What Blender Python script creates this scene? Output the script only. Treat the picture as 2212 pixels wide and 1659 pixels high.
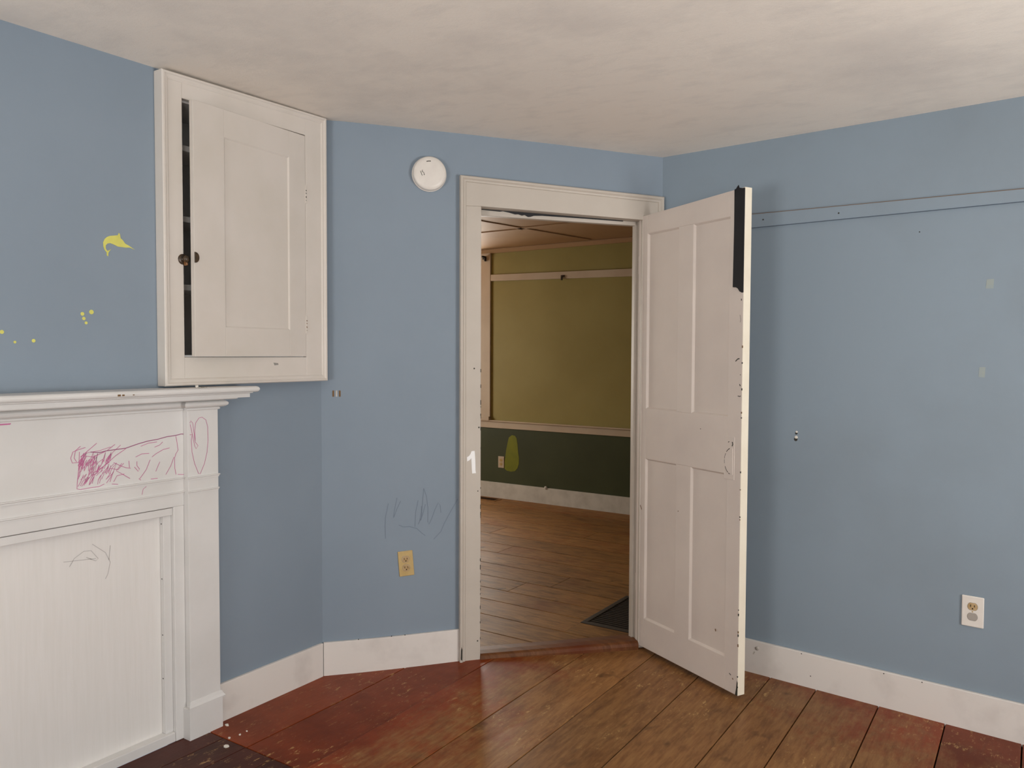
import bpy, bmesh, math, random
from mathutils import Vector, Matrix

for o in list(bpy.data.objects):
    bpy.data.objects.remove(o)
SC = bpy.context.scene
COL = SC.collection

# ------------------------------------------------------------------ camera
cam_data = bpy.data.cameras.new('camera')
cam_data.sensor_fit = 'HORIZONTAL'; cam_data.sensor_width = 36.0
cam_data.lens = 27.993
cam_data.clip_start = 0.02; cam_data.clip_end = 100
cam = bpy.data.objects.new('camera', cam_data); COL.objects.link(cam)
_r, _u, _f = Vector((0.833596, 0.552361, 0.003982)), Vector((-0.024386, 0.029599, 0.999264)), Vector((-0.551836, 0.83308, -0.038144))
cam.matrix_world = Matrix(((_r.x, _u.x, -_f.x, 0.0), (_r.y, _u.y, -_f.y, 0.0), (_r.z, _u.z, -_f.z, 1.42), (0, 0, 0, 1)))
SC.camera = cam

# ------------------------------------------------------------------ light
SC.view_settings.view_transform = 'Standard'; SC.view_settings.look = 'None'
SC.view_settings.gamma = 1.0; SC.view_settings.use_curve_mapping = False
SC.view_settings.exposure = -0.12
w = bpy.data.worlds.new('sky'); SC.world = w; w.use_nodes = True
w.node_tree.nodes['Background'].inputs[0].default_value = (0.80, 0.88, 1.0, 1)
w.node_tree.nodes['Background'].inputs[1].default_value = 0.6
def area(name, loc, direction, sx, sz, power, color):
    l = bpy.data.lights.new(name, 'AREA'); l.shape = 'RECTANGLE'; l.size = sx; l.size_y = sz
    l.energy = power; l.color = color
    o = bpy.data.objects.new(name, l); COL.objects.link(o); o.location = loc
    o.rotation_euler = Vector(direction).to_track_quat('-Z', 'Z').to_euler()
    return o
# daylight outside the windows of the blue room (behind the camera) and of the olive room
area('daylight_window_1', (-1.45, -1.72, 1.15), (0, 1, 1.50), 1.05, 1.25, 80, (1.0, 0.985, 0.955))
area('daylight_window_2', (0.85, -1.72, 1.15), (0, 1, 1.50), 1.05, 1.25, 58, (1.0, 0.985, 0.955))
area('daylight_window_3', (2.02, 1.7, 1.20), (-1, 0, 0.48), 1.05, 1.25, 114, (1.0, 0.985, 0.955))
area('daylight_window_4', (-5.1, 6.72, 1.50), (0, -1, -0.25), 1.5, 2.0, 190, (1.0, 0.93, 0.83))
area('added_daylight_5', (-6.85, 4.9, 1.40), (1, 0, -0.45), 1.1, 1.30, 92, (1.0, 0.93, 0.83))  # added lamp at an unseen west window, grazes the olive wall

# ------------------------------------------------------------------ measured outlines of drawn marks and stickers (wall coordinates in metres)
FRIEZE_STROKES = [[(1.3719,1.0952),(1.3695,1.0504),(1.3633,0.9938),(1.3618,0.9756),(1.3731,0.9719),(1.3977,0.9734),(1.4354,0.9736),(1.4525,0.9797)],[(1.4079,1.0915),(1.4372,1.0865),(1.4629,1.0902),(1.5287,1.0922),(1.5743,1.1031),(1.6116,1.1097),(1.6449,1.1121),(1.6839,1.1186),(1.7186,1.1202),(1.7389,1.1235),(1.7567,1.1216)],[(1.4079,1.0907),(1.4628,1.0893),(1.5287,1.0914),(1.6116,1.1084),(1.6449,1.1108)],[(1.7186,1.117),(1.7233,1.0916),(1.727,1.0661),(1.7177,1.0534),(1.7125,1.038),(1.713,1.0015),(1.7177,0.9782)],[(1.7243,0.9783),(1.7547,0.9735)],[(1.7101,1.0428),(1.6972,1.0125),(1.6771,0.9832)],[(1.6544,1.0317),(1.6385,0.9992)],[(1.6177,1.0429),(1.6031,1.0101),(1.5794,0.9823),(1.5748,0.982),(1.5826,0.9753)],[(1.5688,1.0426),(1.5686,1.0273),(1.5776,1.0154),(1.5729,1.0072),(1.5593,1.0241)],[(1.6932,1.0772),(1.6686,1.0741),(1.6394,1.0614),(1.625,1.0519)],[(1.6143,1.0658),(1.5876,1.0668),(1.5644,1.0583)],[(1.6665,1.1012),(1.6543,1.0912),(1.635,1.0855)],[(1.6448,1.1032),(1.6115,1.1018),(1.5834,1.0935)],[(1.486,1.0475),(1.51,1.0341),(1.5277,1.0256),(1.5457,1.0213)],[(1.5146,1.0422),(1.4943,1.0189),(1.5184,1.0031),(1.5429,0.9862)],[(1.5229,1.0047),(1.4963,1.0016),(1.485,0.9826)],[(1.6191,0.975),(1.6454,0.9738)],[(1.4784,0.9762),(1.5002,0.972)],[(1.5393,1.048),(1.5412,1.024)],[(1.4859,1.0433),(1.4705,1.0302),(1.501,1.0223),(1.5212,1.0414)],[(1.3917,1.1076),(1.3712,1.1034),(1.3509,1.0973),(1.3434,1.0778),(1.3483,1.0618),(1.3664,1.061),(1.3788,1.0739)],[(1.3754,1.1133),(1.359,1.1005),(1.3546,1.0766),(1.3624,1.0635)],[(1.4293,1.1186),(1.3997,1.0965),(1.3748,1.0785)],[(1.4913,1.1086),(1.4629,1.0902),(1.416,1.0741)],[(1.5287,1.0901),(1.4929,1.0702),(1.4535,1.0407),(1.4151,1.0201)],[(1.5111,1.1046),(1.4844,1.0838),(1.4623,1.0565)],[(1.3748,1.0785),(1.3996,1.0903),(1.4373,1.0927),(1.476,1.1016)],[(1.3831,1.0817),(1.416,1.0741),(1.4542,1.0868)],[(1.6023,0.9507),(1.5905,0.9435),(1.5855,0.9244)],[(1.4001,1.0299),(1.4019,1.0478),(1.4113,1.0649)],[(1.4603,1.0466),(1.4655,1.0616),(1.479,1.0758),(1.4742,1.0622),(1.4694,1.0487)],[(1.4304,1.0208),(1.4381,1.0301),(1.4515,1.0387),(1.4461,1.0301),(1.4408,1.0216)],[(1.4043,0.9844),(1.412,1.0005),(1.423,1.0163)],[(1.3696,1.0397),(1.3779,1.0551),(1.3892,1.0703),(1.3842,1.0561),(1.3792,1.0419)],[(1.381,1.0454),(1.3851,1.0623),(1.3944,1.0788)],[(1.4573,1.0489),(1.461,1.0626),(1.4728,1.0755),(1.4688,1.0632),(1.4649,1.0509)],[(1.4616,1.044),(1.4708,1.0529),(1.4808,1.0616)],[(1.3763,1.0631),(1.3777,1.0772),(1.3863,1.0906),(1.3837,1.078),(1.3811,1.0654)],[(1.4032,0.9847),(1.4112,0.9964),(1.4189,1.0083),(1.4149,0.9972),(1.4109,0.9862)],[(1.4143,1.0448),(1.4199,1.0634),(1.4335,1.0813)],[(1.4177,1.0463),(1.4271,1.065),(1.4312,1.0843),(1.4277,1.0669),(1.4242,1.0495)],[(1.43,0.9813),(1.4328,0.9964),(1.443,1.0105),(1.4396,0.997),(1.4363,0.9836)],[(1.4261,1.0102),(1.4349,1.0184),(1.448,1.0262)],[(1.4144,1.0222),(1.422,1.0409),(1.4302,1.0597),(1.4261,1.0424),(1.422,1.0252)],[(1.4445,1.0292),(1.4515,1.0393),(1.4608,1.0491),(1.4566,1.0398),(1.4525,1.0304)],[(1.3684,1.0108),(1.37,1.0277),(1.3788,1.0437)],[(1.4455,1.016),(1.4566,1.026),(1.4666,1.0361),(1.4612,1.0265),(1.4559,1.017)],[(1.3771,0.9819),(1.3863,0.9932),(1.3922,1.0049),(1.3883,0.9941),(1.3845,0.9834)],[(1.4258,1.0436),(1.4331,1.0541),(1.4488,1.0637)],[(1.3729,0.9836),(1.3808,0.9976),(1.3977,1.0105),(1.3914,0.9977),(1.385,0.9849)],[(1.3762,1.0308),(1.3837,1.049),(1.395,1.0669),(1.3902,1.0502),(1.3853,1.0335)],[(1.4121,1.0479),(1.418,1.0619),(1.4223,1.0761),(1.4197,1.0632),(1.417,1.0503)],[(1.3984,1.0027),(1.4105,1.0138),(1.4198,1.0254),(1.4143,1.0146),(1.4089,1.0039)],[(1.4317,0.9954),(1.4397,1.0085),(1.4556,1.0206),(1.4495,1.0087),(1.4434,0.9967)],[(1.408,1.0455),(1.4185,1.0535),(1.4271,1.0619),(1.4223,1.054),(1.4174,1.0462)],[(1.3664,1.0499),(1.3729,1.0637),(1.3824,1.0772),(1.3783,1.0646),(1.3742,1.0519)],[(1.4015,0.9826),(1.4064,1.001),(1.4193,1.0184)],[(1.4582,1.0114),(1.4692,1.0248),(1.4763,1.0387),(1.4717,1.0259),(1.4671,1.0133)],[(1.422,1.0143),(1.4298,1.03),(1.436,1.046),(1.4323,1.0314),(1.4287,1.0168)],[(1.4298,1.0207),(1.4346,1.0359),(1.4471,1.0501)],[(1.3899,0.9886),(1.3971,1.0053),(1.4025,1.0223)],[(1.4567,1.0504),(1.4667,1.0649),(1.4761,1.0795),(1.4711,1.066),(1.4662,1.0525)],[(1.3682,1.0486),(1.3736,1.0582),(1.3865,1.0671),(1.3819,1.0583),(1.3772,1.0496)],[(1.4007,1.0165),(1.4038,1.0332),(1.41,1.0496)],[(1.3652,0.9832),(1.3767,1.0009),(1.3836,1.0193)],[(1.3697,1.0348),(1.3733,1.0513),(1.3822,1.0674),(1.3789,1.0524),(1.3757,1.0375)],[(1.3703,1.0543),(1.3803,1.0724),(1.3944,1.0902)],[(1.4004,1.0176),(1.4054,1.0325),(1.4153,1.0469),(1.4115,1.0333),(1.4076,1.0198)],[(1.4066,1.0436),(1.4108,1.0622),(1.4229,1.08),(1.4187,1.0633),(1.4145,1.0465)],[(1.4449,1.0502),(1.4517,1.0677),(1.4583,1.0853),(1.4549,1.0692),(1.4514,1.0532)],[(1.3676,1.0413),(1.3768,1.0574),(1.3812,1.0742)],[(1.4598,0.9819),(1.474,0.9992),(1.4842,1.0172),(1.478,1.0006),(1.4717,0.9841)],[(1.3854,1.0418),(1.3928,1.0548),(1.4041,1.0674)],[(1.3934,1.0441),(1.4001,1.0569),(1.4067,1.0697)],[(1.3978,1.0455),(1.4025,1.057),(1.4131,1.0678)],[(1.3743,1.0035),(1.3838,1.012),(1.3936,1.0206),(1.3887,1.0124),(1.3838,1.0042)],[(1.398,1.0108),(1.4093,1.0278),(1.4196,1.045),(1.414,1.029),(1.4085,1.0131)],[(1.4093,1.0321),(1.4133,1.0463),(1.4185,1.0603)],[(1.3852,0.9926),(1.3943,1.0008),(1.4022,1.0092),(1.3979,1.0013),(1.3935,0.9934)],[(1.4087,1.0537),(1.4098,1.0724),(1.4178,1.0903),(1.4154,1.0736),(1.413,1.057)],[(1.3734,1.0559),(1.3844,1.0742),(1.3957,1.0925),(1.39,1.0755),(1.3843,1.0586)],[(1.4582,1.0143),(1.4624,1.0303),(1.4696,1.0459),(1.4666,1.0314),(1.4637,1.017)],[(1.3855,1.0302),(1.3932,1.0445),(1.3972,1.0593)],[(1.3656,1.0063),(1.372,1.0191),(1.3745,1.0324)],[(1.4611,0.9952),(1.4669,1.0046),(1.4747,1.0138)],[(1.3781,1.0355),(1.3881,1.0465),(1.3989,1.0574)],[(1.4653,1.0501),(1.4721,1.0668),(1.4777,1.0838),(1.4745,1.0683),(1.4713,1.0529)],[(1.3715,1.0464),(1.3776,1.0641),(1.3891,1.0813),(1.3846,1.0651),(1.38,1.0491)],[(1.428,1.0233),(1.4414,1.0416),(1.4514,1.0604)],[(1.4043,1.0551),(1.414,1.0669),(1.4265,1.0784)],[(1.4706,1.0096),(1.4791,1.0283),(1.4959,1.0462),(1.4894,1.0291),(1.4829,1.012)],[(1.4579,0.9944),(1.4696,1.0035),(1.4836,1.0124)],[(1.4086,1.0049),(1.4169,1.0141),(1.4337,1.0224)]]
PILASTER_STROKES = [[(1.7572,1.1213),(1.769,1.1194)],[(1.7577,1.1633),(1.7619,1.1713),(1.7696,1.1625),(1.7743,1.13),(1.779,1.0928),(1.7908,1.0779),(1.7823,1.0671),(1.7763,1.0793),(1.769,1.1167),(1.7592,1.1587)],[(1.7791,1.0974),(1.778,1.1343),(1.7815,1.1617),(1.7958,1.1791),(1.8089,1.1815),(1.8247,1.1703),(1.8324,1.1441),(1.8333,1.0926),(1.8286,1.0509),(1.8174,1.0101),(1.7984,0.9728),(1.7916,0.975),(1.7754,1.0148),(1.7656,1.0573),(1.7631,1.0988),(1.7664,1.1169)]]
FIREBOARD_STROKES = [[(1.3349,0.7363),(1.4413,0.7254)],[(1.3537,0.7164),(1.3697,0.7407),(1.4015,0.758),(1.4255,0.7555),(1.4494,0.7236),(1.4411,0.7172),(1.4091,0.7363)],[(1.4299,0.7764),(1.4745,0.7388),(1.4907,0.7024),(1.4817,0.6631),(1.4731,0.6486)],[(1.4916,0.76),(1.4866,0.7115)]]
WALL_STROKES = [[(0.4265,0.6624),(0.4353,0.7061),(0.4353,0.7326)],[(0.4324,0.668),(0.4441,0.7058),(0.4529,0.7407)],[(0.4456,0.813),(0.4573,0.7788),(0.4646,0.7255),(0.464,0.6607),(0.469,0.6487),(0.4822,0.6746),(0.4969,0.7154),(0.5116,0.7458),(0.5205,0.7321),(0.5235,0.6995)],[(0.4207,0.6509),(0.4353,0.6796),(0.4412,0.7559),(0.4456,0.813)],[(0.4061,0.6398),(0.409,0.7043),(0.4207,0.7596)],[(0.2732,0.6488),(0.2747,0.6866),(0.2878,0.7502)],[(0.3106,0.6851),(0.315,0.7199),(0.3266,0.7749)],[(0.3121,0.6879),(0.3251,0.7224),(0.3424,0.7597)],[(0.2732,0.6488),(0.2745,0.5934)],[(0.3336,0.6519),(0.3538,0.6422),(0.3828,0.6423),(0.4148,0.632),(0.4353,0.6119),(0.4528,0.5978)],[(0.491,0.5797),(0.5235,0.6136),(0.5383,0.6485),(0.5649,0.6977),(0.6006,0.7586)]]
FISH = [(1.4892,1.8077),(1.5171,1.8134),(1.5207,1.8217),(1.5242,1.8188),(1.527,1.8045),(1.5345,1.7987),(1.5427,1.7883),(1.5557,1.783),(1.5773,1.7713),(1.558,1.7769),(1.546,1.7751),(1.5177,1.7753),(1.5142,1.7765),(1.5015,1.7813),(1.4899,1.784),(1.4807,1.7815),(1.4749,1.7749),(1.4748,1.7649),(1.4792,1.7576),(1.4826,1.758),(1.4931,1.7636),(1.486,1.755),(1.4837,1.7503),(1.4828,1.7387),(1.4778,1.743),(1.478,1.7519),(1.4712,1.759),(1.4669,1.7706),(1.4664,1.7839),(1.4718,1.7956),(1.4799,1.8032)]
ONE = [(0.6605,0.9782),(0.6746,0.9785),(0.6773,0.9404),(0.6787,0.8895),(0.6806,0.8773),(0.6633,0.8762),(0.6613,0.9027),(0.659,0.9459),(0.6529,0.9385),(0.6407,0.9318),(0.6394,0.9509),(0.649,0.9563),(0.6554,0.9651)]
PEAR = [(-4.2572,0.6288),(-4.2212,0.6229),(-4.2029,0.5996),(-4.1915,0.5407),(-4.1846,0.4652),(-4.1746,0.4118),(-4.1776,0.3519),(-4.1903,0.3128),(-4.2195,0.2804),(-4.2653,0.271),(-4.3181,0.2774),(-4.3447,0.2943),(-4.3462,0.3381),(-4.3352,0.4104),(-4.3256,0.4769),(-4.3061,0.5603),(-4.2932,0.6048)]
DOTS = [(1.394,1.5437,0.0063),(1.4237,1.5511,0.0076),(1.3983,1.5289,0.0057),(1.4056,1.5148,0.0049),(1.1513,1.479,0.0061),(1.1871,1.449,0.0042),(1.2414,1.454,0.0057)]
FLAKES = [(-2.548,1.889),(-2.454,1.829),(-2.41,1.784),(-2.443,1.867),(-2.446,1.9),(-2.013,2.348),(-1.806,2.139)]
DET = (0.4698,2.2127)
BRACK = [(0.0509,1.2429),(0.0647,1.2428),(0.0785,1.2427)]

# ------------------------------------------------------------------ frames of the surveyed walls
A = 2.6024                                   # fireplace wall is the plane x = -A
P1 = Vector((-2.6024, 2.4267)); E1 = Vector((0.68528, 0.72828)); N1 = Vector((0.72828, -0.68528))
P2 = Vector((-1.5166, 3.5806)); RG = -0.09845
E2 = Vector((1, RG)).normalized(); N2 = Vector((RG, -1)).normalized()
YG, GA = 6.3929, -0.00988
def FL(u, v, z): return Vector((-A + v, u, z))                                   # fireplace wall: u = y, v = off the wall
def FD(u, v, z): q = P1 + E1 * u + N1 * v; return Vector((q.x, q.y, z))         # diagonal door wall
def FR(u, v, z): q = P2 + E2 * u + N2 * v; return Vector((q.x, q.y, z))         # right wall
def FG(u, v, z): return Vector((u, YG + GA * u - v, z))                          # far wall of the olive room, u = x
def FW(u, v, z): return Vector((u, v, z))                                        # plain world axes
DH = Vector((-1.6, 3.504)); DV = Vector((0.8863, -0.4631)); DN = Vector((0.4631, 0.8863))
def FO(u, v, z): q = DH + DV * u - DN * v; return Vector((q.x, q.y, z))         # open door: u from hinge, v out of its visible face

# ------------------------------------------------------------------ object helpers
ORIG = {}
def tag(o, label=None, cat=None, group=None, kind=None):
    if label: o['label'] = label
    if cat: o['category'] = cat
    if group: o['group'] = group
    if kind: o['kind'] = kind
    return o
def thing(name, loc, label, cat, group=None, kind=None):
    o = bpy.data.objects.new(name, None); COL.objects.link(o); o.location = loc
    o.empty_display_size = 0.05
    ORIG[o] = Vector(loc)
    return tag(o, label, cat, group, kind)
class MB:
    def __init__(s): s.bm = bmesh.new()
    def poly(s, pts):
        try: return s.bm.faces.new([s.bm.verts.new(p) for p in pts])
        except ValueError: return None
    def hexa(s, c):
        v = [s.bm.verts.new(p) for p in c]
        for f in ((0, 3, 2, 1), (4, 5, 6, 7), (0, 1, 5, 4), (1, 2, 6, 5), (2, 3, 7, 6), (3, 0, 4, 7)):
            s.bm.faces.new([v[i] for i in f])
        return s
    def box(s, fr, u0, u1, v0, v1, z0, z1):
        return s.hexa([fr(u0, v0, z0), fr(u1, v0, z0), fr(u1, v1, z0), fr(u0, v1, z0),
                       fr(u0, v0, z1), fr(u1, v0, z1), fr(u1, v1, z1), fr(u0, v1, z1)])
    def slab(s, fr, quad, v0, v1):           # quad of (u, z) corners, thickness v0..v1
        return s.prism(fr, quad, v0, v1)
    def prism(s, fr, outline, v0, v1):
        n = len(outline)
        a = [s.bm.verts.new(fr(u, v0, z)) for u, z in outline]; b = [s.bm.verts.new(fr(u, v1, z)) for u, z in outline]
        s.bm.faces.new(a[::-1]); s.bm.faces.new(b)
        for i in range(n): s.bm.faces.new((a[i], a[(i + 1) % n], b[(i + 1) % n], b[i]))
        return s
    def sweep(s, fr, pa, ma, pb, mb, prof):  # mitred length of moulding between two corners of (u, z); prof = (inset, off)
        ra = [s.bm.verts.new(fr(pa[0] + ma[0] * d, v, pa[1] + ma[1] * d)) for d, v in prof]
        rb = [s.bm.verts.new(fr(pb[0] + mb[0] * d, v, pb[1] + mb[1] * d)) for d, v in prof]
        n = len(prof)
        for i in range(n): s.bm.faces.new((ra[i], ra[(i + 1) % n], rb[(i + 1) % n], rb[i]))
        s.bm.faces.new(ra[::-1]); s.bm.faces.new(rb)
        return s
    def lathe(s, fr, cu, cz, prof, n=40):    # prof = (radius, off), turned about the wall's normal
        rings = []
        for rad, v in prof:
            if rad < 1e-6: rings.append([s.bm.verts.new(fr(cu, v, cz))])
            else: rings.append([s.bm.verts.new(fr(cu + rad * math.cos(2 * math.pi * k / n), v, cz + rad * math.sin(2 * math.pi * k / n))) for k in range(n)])
        for a, b in zip(rings, rings[1:]):
            for k in range(n):
                q = [a[k % len(a)], a[(k + 1) % len(a)], b[(k + 1) % len(b)], b[k % len(b)]]
                q2 = []
                for x in q:
                    if x not in q2: q2.append(x)
                if len(q2) > 2:
                    try: s.bm.faces.new(q2)
                    except ValueError: pass
        return s
    def ribbon(s, fr, pl, wd, v):            # drawn line of width wd lying on a surface
        pts = [Vector(p) for p in pl]
        L, R = [], []
        for i, p in enumerate(pts):
            t = (pts[min(i + 1, len(pts) - 1)] - pts[max(i - 1, 0)])
            if t.length < 1e-7: t = Vector((1, 0))
            t.normalize(); nn = Vector((-t.y, t.x)) * wd * 0.5
            L.append(s.bm.verts.new(fr(p.x + nn.x, v, p.y + nn.y))); R.append(s.bm.verts.new(fr(p.x - nn.x, v, p.y - nn.y)))
        for i in range(len(pts) - 1): s.bm.faces.new((L[i], L[i + 1], R[i + 1], R[i]))
        return s
    def build(s, name, mat, parent=None, bevel=0.0, smooth=False, recalc=True):
        o0 = ORIG[parent] if parent else Vector((0, 0, 0))
        if recalc: bmesh.ops.recalc_face_normals(s.bm, faces=s.bm.faces)
        if parent:
            for v in s.bm.verts: v.co -= o0
        me = bpy.data.meshes.new(name); s.bm.to_mesh(me); s.bm.free()
        if smooth:
            for p in me.polygons: p.use_smooth = True
        me.materials.append(M[mat])
        o = bpy.data.objects.new(name, me); COL.objects.link(o)
        if parent: o.parent = parent
        ORIG[o] = o0
        if bevel:
            m = o.modifiers.new('edge', 'BEVEL'); m.width = bevel; m.segments = 2; m.limit_method = 'ANGLE'; m.angle_limit = 0.7
        return o
def struct(o, label, cat): return tag(o, label, cat, kind='structure')

# ------------------------------------------------------------------ procedural materials
M = {}
def lin(c):
    c = [x / 255.0 for x in c]
    return tuple((x / 12.92 if x <= 0.04045 else ((x + 0.055) / 1.055) ** 2.4) for x in c) + (1,)
def newmat(name, rough=0.5, spec=0.4):
    m = bpy.data.materials.new(name); m.use_nodes = True; M[name] = m
    nt = m.node_tree; b = nt.nodes['Principled BSDF']
    b.inputs['Roughness'].default_value = rough; b.inputs['Specular IOR Level'].default_value = spec
    return m, nt, b
def node(nt, typ, **kw):
    n = nt.nodes.new(typ)
    for k, v in kw.items():
        if k.startswith('_'): setattr(n, k[1:], v)
        else: n.inputs[k].default_value = v
    return n
def noise(nt, scale, detail=4, rough=0.55, stretch=None, pos=None):
    g = pos if pos else nt.nodes.new('ShaderNodeNewGeometry').outputs['Position']
    if stretch:
        mp = nt.nodes.new('ShaderNodeMapping'); mp.inputs['Scale'].default_value = stretch
        nt.links.new(g, mp.inputs['Vector']); g = mp.outputs['Vector']
    t = node(nt, 'ShaderNodeTexNoise', Scale=scale, Detail=detail, Roughness=rough)
    nt.links.new(g, t.inputs['Vector']); return t.outputs['Fac']
def ramp(nt, fac, p0, p1, c0=(0, 0, 0, 1), c1=(1, 1, 1, 1)):
    r = nt.nodes.new('ShaderNodeValToRGB'); e = r.color_ramp.elements
    e[0].position = p0; e[1].position = p1; e[0].color = c0; e[1].color = c1
    nt.links.new(fac, r.inputs['Fac']); return r.outputs['Color']
def mix(nt, fac, a, b, typ='MIX'):
    n = nt.nodes.new('ShaderNodeMix'); n.data_type = 'RGBA'; n.blend_type = typ
    for val, i in ((fac, 0), (a, 6), (b, 7)):
        if hasattr(val, 'is_linked') or isinstance(val, bpy.types.NodeSocket): nt.links.new(val, n.inputs[i])
        else: n.inputs[i].default_value = val
    return n.outputs[2]
def math_n(nt, op, a, b=0.0, clamp=False):
    n = nt.nodes.new('ShaderNodeMath'); n.operation = op; n.use_clamp = clamp
    for i, v in enumerate((a, b)):
        if isinstance(v, bpy.types.NodeSocket): nt.links.new(v, n.inputs[i])
        else: n.inputs[i].default_value = v
    return n.outputs[0]
def bump(nt, b, fac, strength, dist=0.002):
    n = node(nt, 'ShaderNodeBump', Strength=strength, Distance=dist)
    nt.links.new(fac, n.inputs['Height']); nt.links.new(n.outputs['Normal'], b.inputs['Normal'])
def paint(name, c, c2, rough=0.45, spec=0.4, scale=3.0, lo=0.4, hi=0.7, bscale=60, bstr=0.12, bdist=0.0015, fine=None):
    m, nt, b = newmat(name, rough, spec)
    f = ramp(nt, noise(nt, scale, 5), lo, hi)
    col = mix(nt, f, lin(c), lin(c2))
    if fine:
        f2 = ramp(nt, noise(nt, fine[0], 3, 0.6), fine[1], fine[2])
        col = mix(nt, f2, col, lin(fine[3]))
    nt.links.new(col, b.inputs['Base Color'])
    bump(nt, b, noise(nt, bscale, 4), bstr, bdist)
    return m
def flat(name, c, rough=0.6, spec=0.3, metal=0.0):
    m, nt, b = newmat(name, rough, spec); b.inputs['Base Color'].default_value = lin(c); b.inputs['Metallic'].default_value = metal
    return m
paint('blue_wall', (136, 149, 162), (131, 144, 157), 0.62, 0.25, 1.6, 0.35, 0.7, 90, 0.10, 0.001)
paint('blue_wall_smudged', (137, 151, 163), (131, 143, 153), 0.6, 0.25, 1.3, 0.45, 0.72, 90, 0.10, 0.001)
paint('white_casing', (196, 187, 176), (189, 180, 169), 0.45, 0.35, 4, 0.35, 0.7, 40, 0.10, 0.0015)
paint('white_paint', (216, 208, 200), (209, 201, 191), 0.42, 0.4, 4, 0.35, 0.7, 40, 0.10, 0.0015)
paint('white_mantel', (222, 220, 218), (214, 212, 209), 0.45, 0.35, 4, 0.35, 0.7, 45, 0.12, 0.0015)
paint('white_board', (224, 218, 212), (205, 198, 192), 0.45, 0.35, 6, 0.5, 0.8, 45, 0.12, 0.0015)
paint('white_door', (224, 213, 204), (216, 205, 197), 0.42, 0.4, 4, 0.35, 0.7, 50, 0.10, 0.0015)
paint('lit_edge', (240, 231, 212), (234, 223, 203), 0.45, 0.35, 8, 0.4, 0.7, 50, 0.10, 0.0015)  # door paint lightened on the lock edge, window light put into the colour
paint('grimy_white', (196, 190, 182), (170, 162, 152), 0.55, 0.3, 9, 0.4, 0.75, 40, 0.15, 0.0015)
paint('cupboard_inside', (238, 238, 238), (230, 230, 230), 0.6, 0.25, 6, 0.35, 0.7, 50, 0.1, 0.001)
paint('olive_wall', (152, 140, 84), (143, 130, 74), 0.55, 0.3, 1.5, 0.35, 0.7, 60, 0.15, 0.002)
paint('dark_green', (66, 72, 48), (58, 64, 42), 0.5, 0.3, 2.5, 0.35, 0.7, 60, 0.12, 0.0015)
paint('yellow_green', (122, 126, 30), (104, 110, 30), 0.5, 0.3, 9, 0.35, 0.7, 60, 0.12, 0.0015)
paint('far_trim', (196, 180, 160), (186, 168, 148), 0.45, 0.35, 4, 0.35, 0.7, 40, 0.10, 0.0015)
paint('far_baseboard', (206, 202, 194), (186, 182, 174), 0.5, 0.35, 10, 0.4, 0.75, 40, 0.10, 0.0015)
paint('far_ceiling', (172, 140, 106), (164, 130, 98), 0.6, 0.25, 2, 0.35, 0.7, 30, 0.1, 0.0015)
paint('ivory_plastic', (196, 170, 118), (188, 160, 106), 0.4, 0.4, 30, 0.4, 0.7, 200, 0.02)
paint('tan_plastic', (190, 164, 124), (170, 140, 96), 0.4, 0.4, 60, 0.4, 0.7, 200, 0.02)
paint('white_plastic', (228, 222, 214), (222, 215, 208), 0.35, 0.4, 20, 0.4, 0.7, 200, 0.02)
paint('grey_plastic', (168, 160, 152), (160, 151, 143), 0.4, 0.4, 20, 0.4, 0.7, 200, 0.02)
paint('yellow_vinyl', (218, 214, 112), (206, 202, 104), 0.5, 0.3, 20, 0.4, 0.7, 200, 0.02)
paint('tape_residue', (152, 160, 157), (147, 158, 162), 0.6, 0.2, 30, 0.4, 0.7, 200, 0.02)
paint('black_tape', (24, 24, 28), (30, 30, 34), 0.55, 0.35, 20, 0.4, 0.7, 60, 0.15, 0.001)
paint('bronze', (74, 56, 36), (44, 34, 26), 0.35, 0.5, 60, 0.4, 0.65, 90, 0.2, 0.001)
paint('brass_worn', (150, 104, 62), (108, 70, 40), 0.3, 0.5, 60, 0.4, 0.65, 90, 0.2, 0.001)
paint('black_iron', (26, 24, 24), (38, 36, 34), 0.5, 0.4, 40, 0.4, 0.65, 90, 0.2, 0.001)
paint('grate_metal', (52, 42, 34), (40, 32, 26), 0.5, 0.4, 20, 0.4, 0.65, 90, 0.2, 0.001)
paint('old_metal', (150, 144, 132), (96, 88, 76), 0.4, 0.5, 80, 0.4, 0.65, 90, 0.2, 0.001)
flat('dark_gap', (40, 30, 24), 0.9, 0.05)
flat('dark_slot', (40, 32, 22), 0.8, 0.1)
flat('chip_dark', (62, 60, 54), 0.7, 0.2)
flat('chip_brown', (120, 92, 62), 0.7, 0.2)
flat('seam_line', (150, 146, 140), 0.7, 0.2)
flat('blue_seam', (96, 108, 122), 0.7, 0.2)
flat('pink_crayon', (198, 112, 156), 0.6, 0.2)
flat('purple_crayon', (158, 86, 124), 0.6, 0.2)
flat('pencil_on_white', (192, 188, 186), 0.6, 0.2)
flat('pencil_on_blue', (116, 128, 142), 0.6, 0.2)
flat('sticker_white', (250, 250, 250), 0.3, 0.5)
flat('flake_white', (226, 220, 210), 0.6, 0.3)

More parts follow.
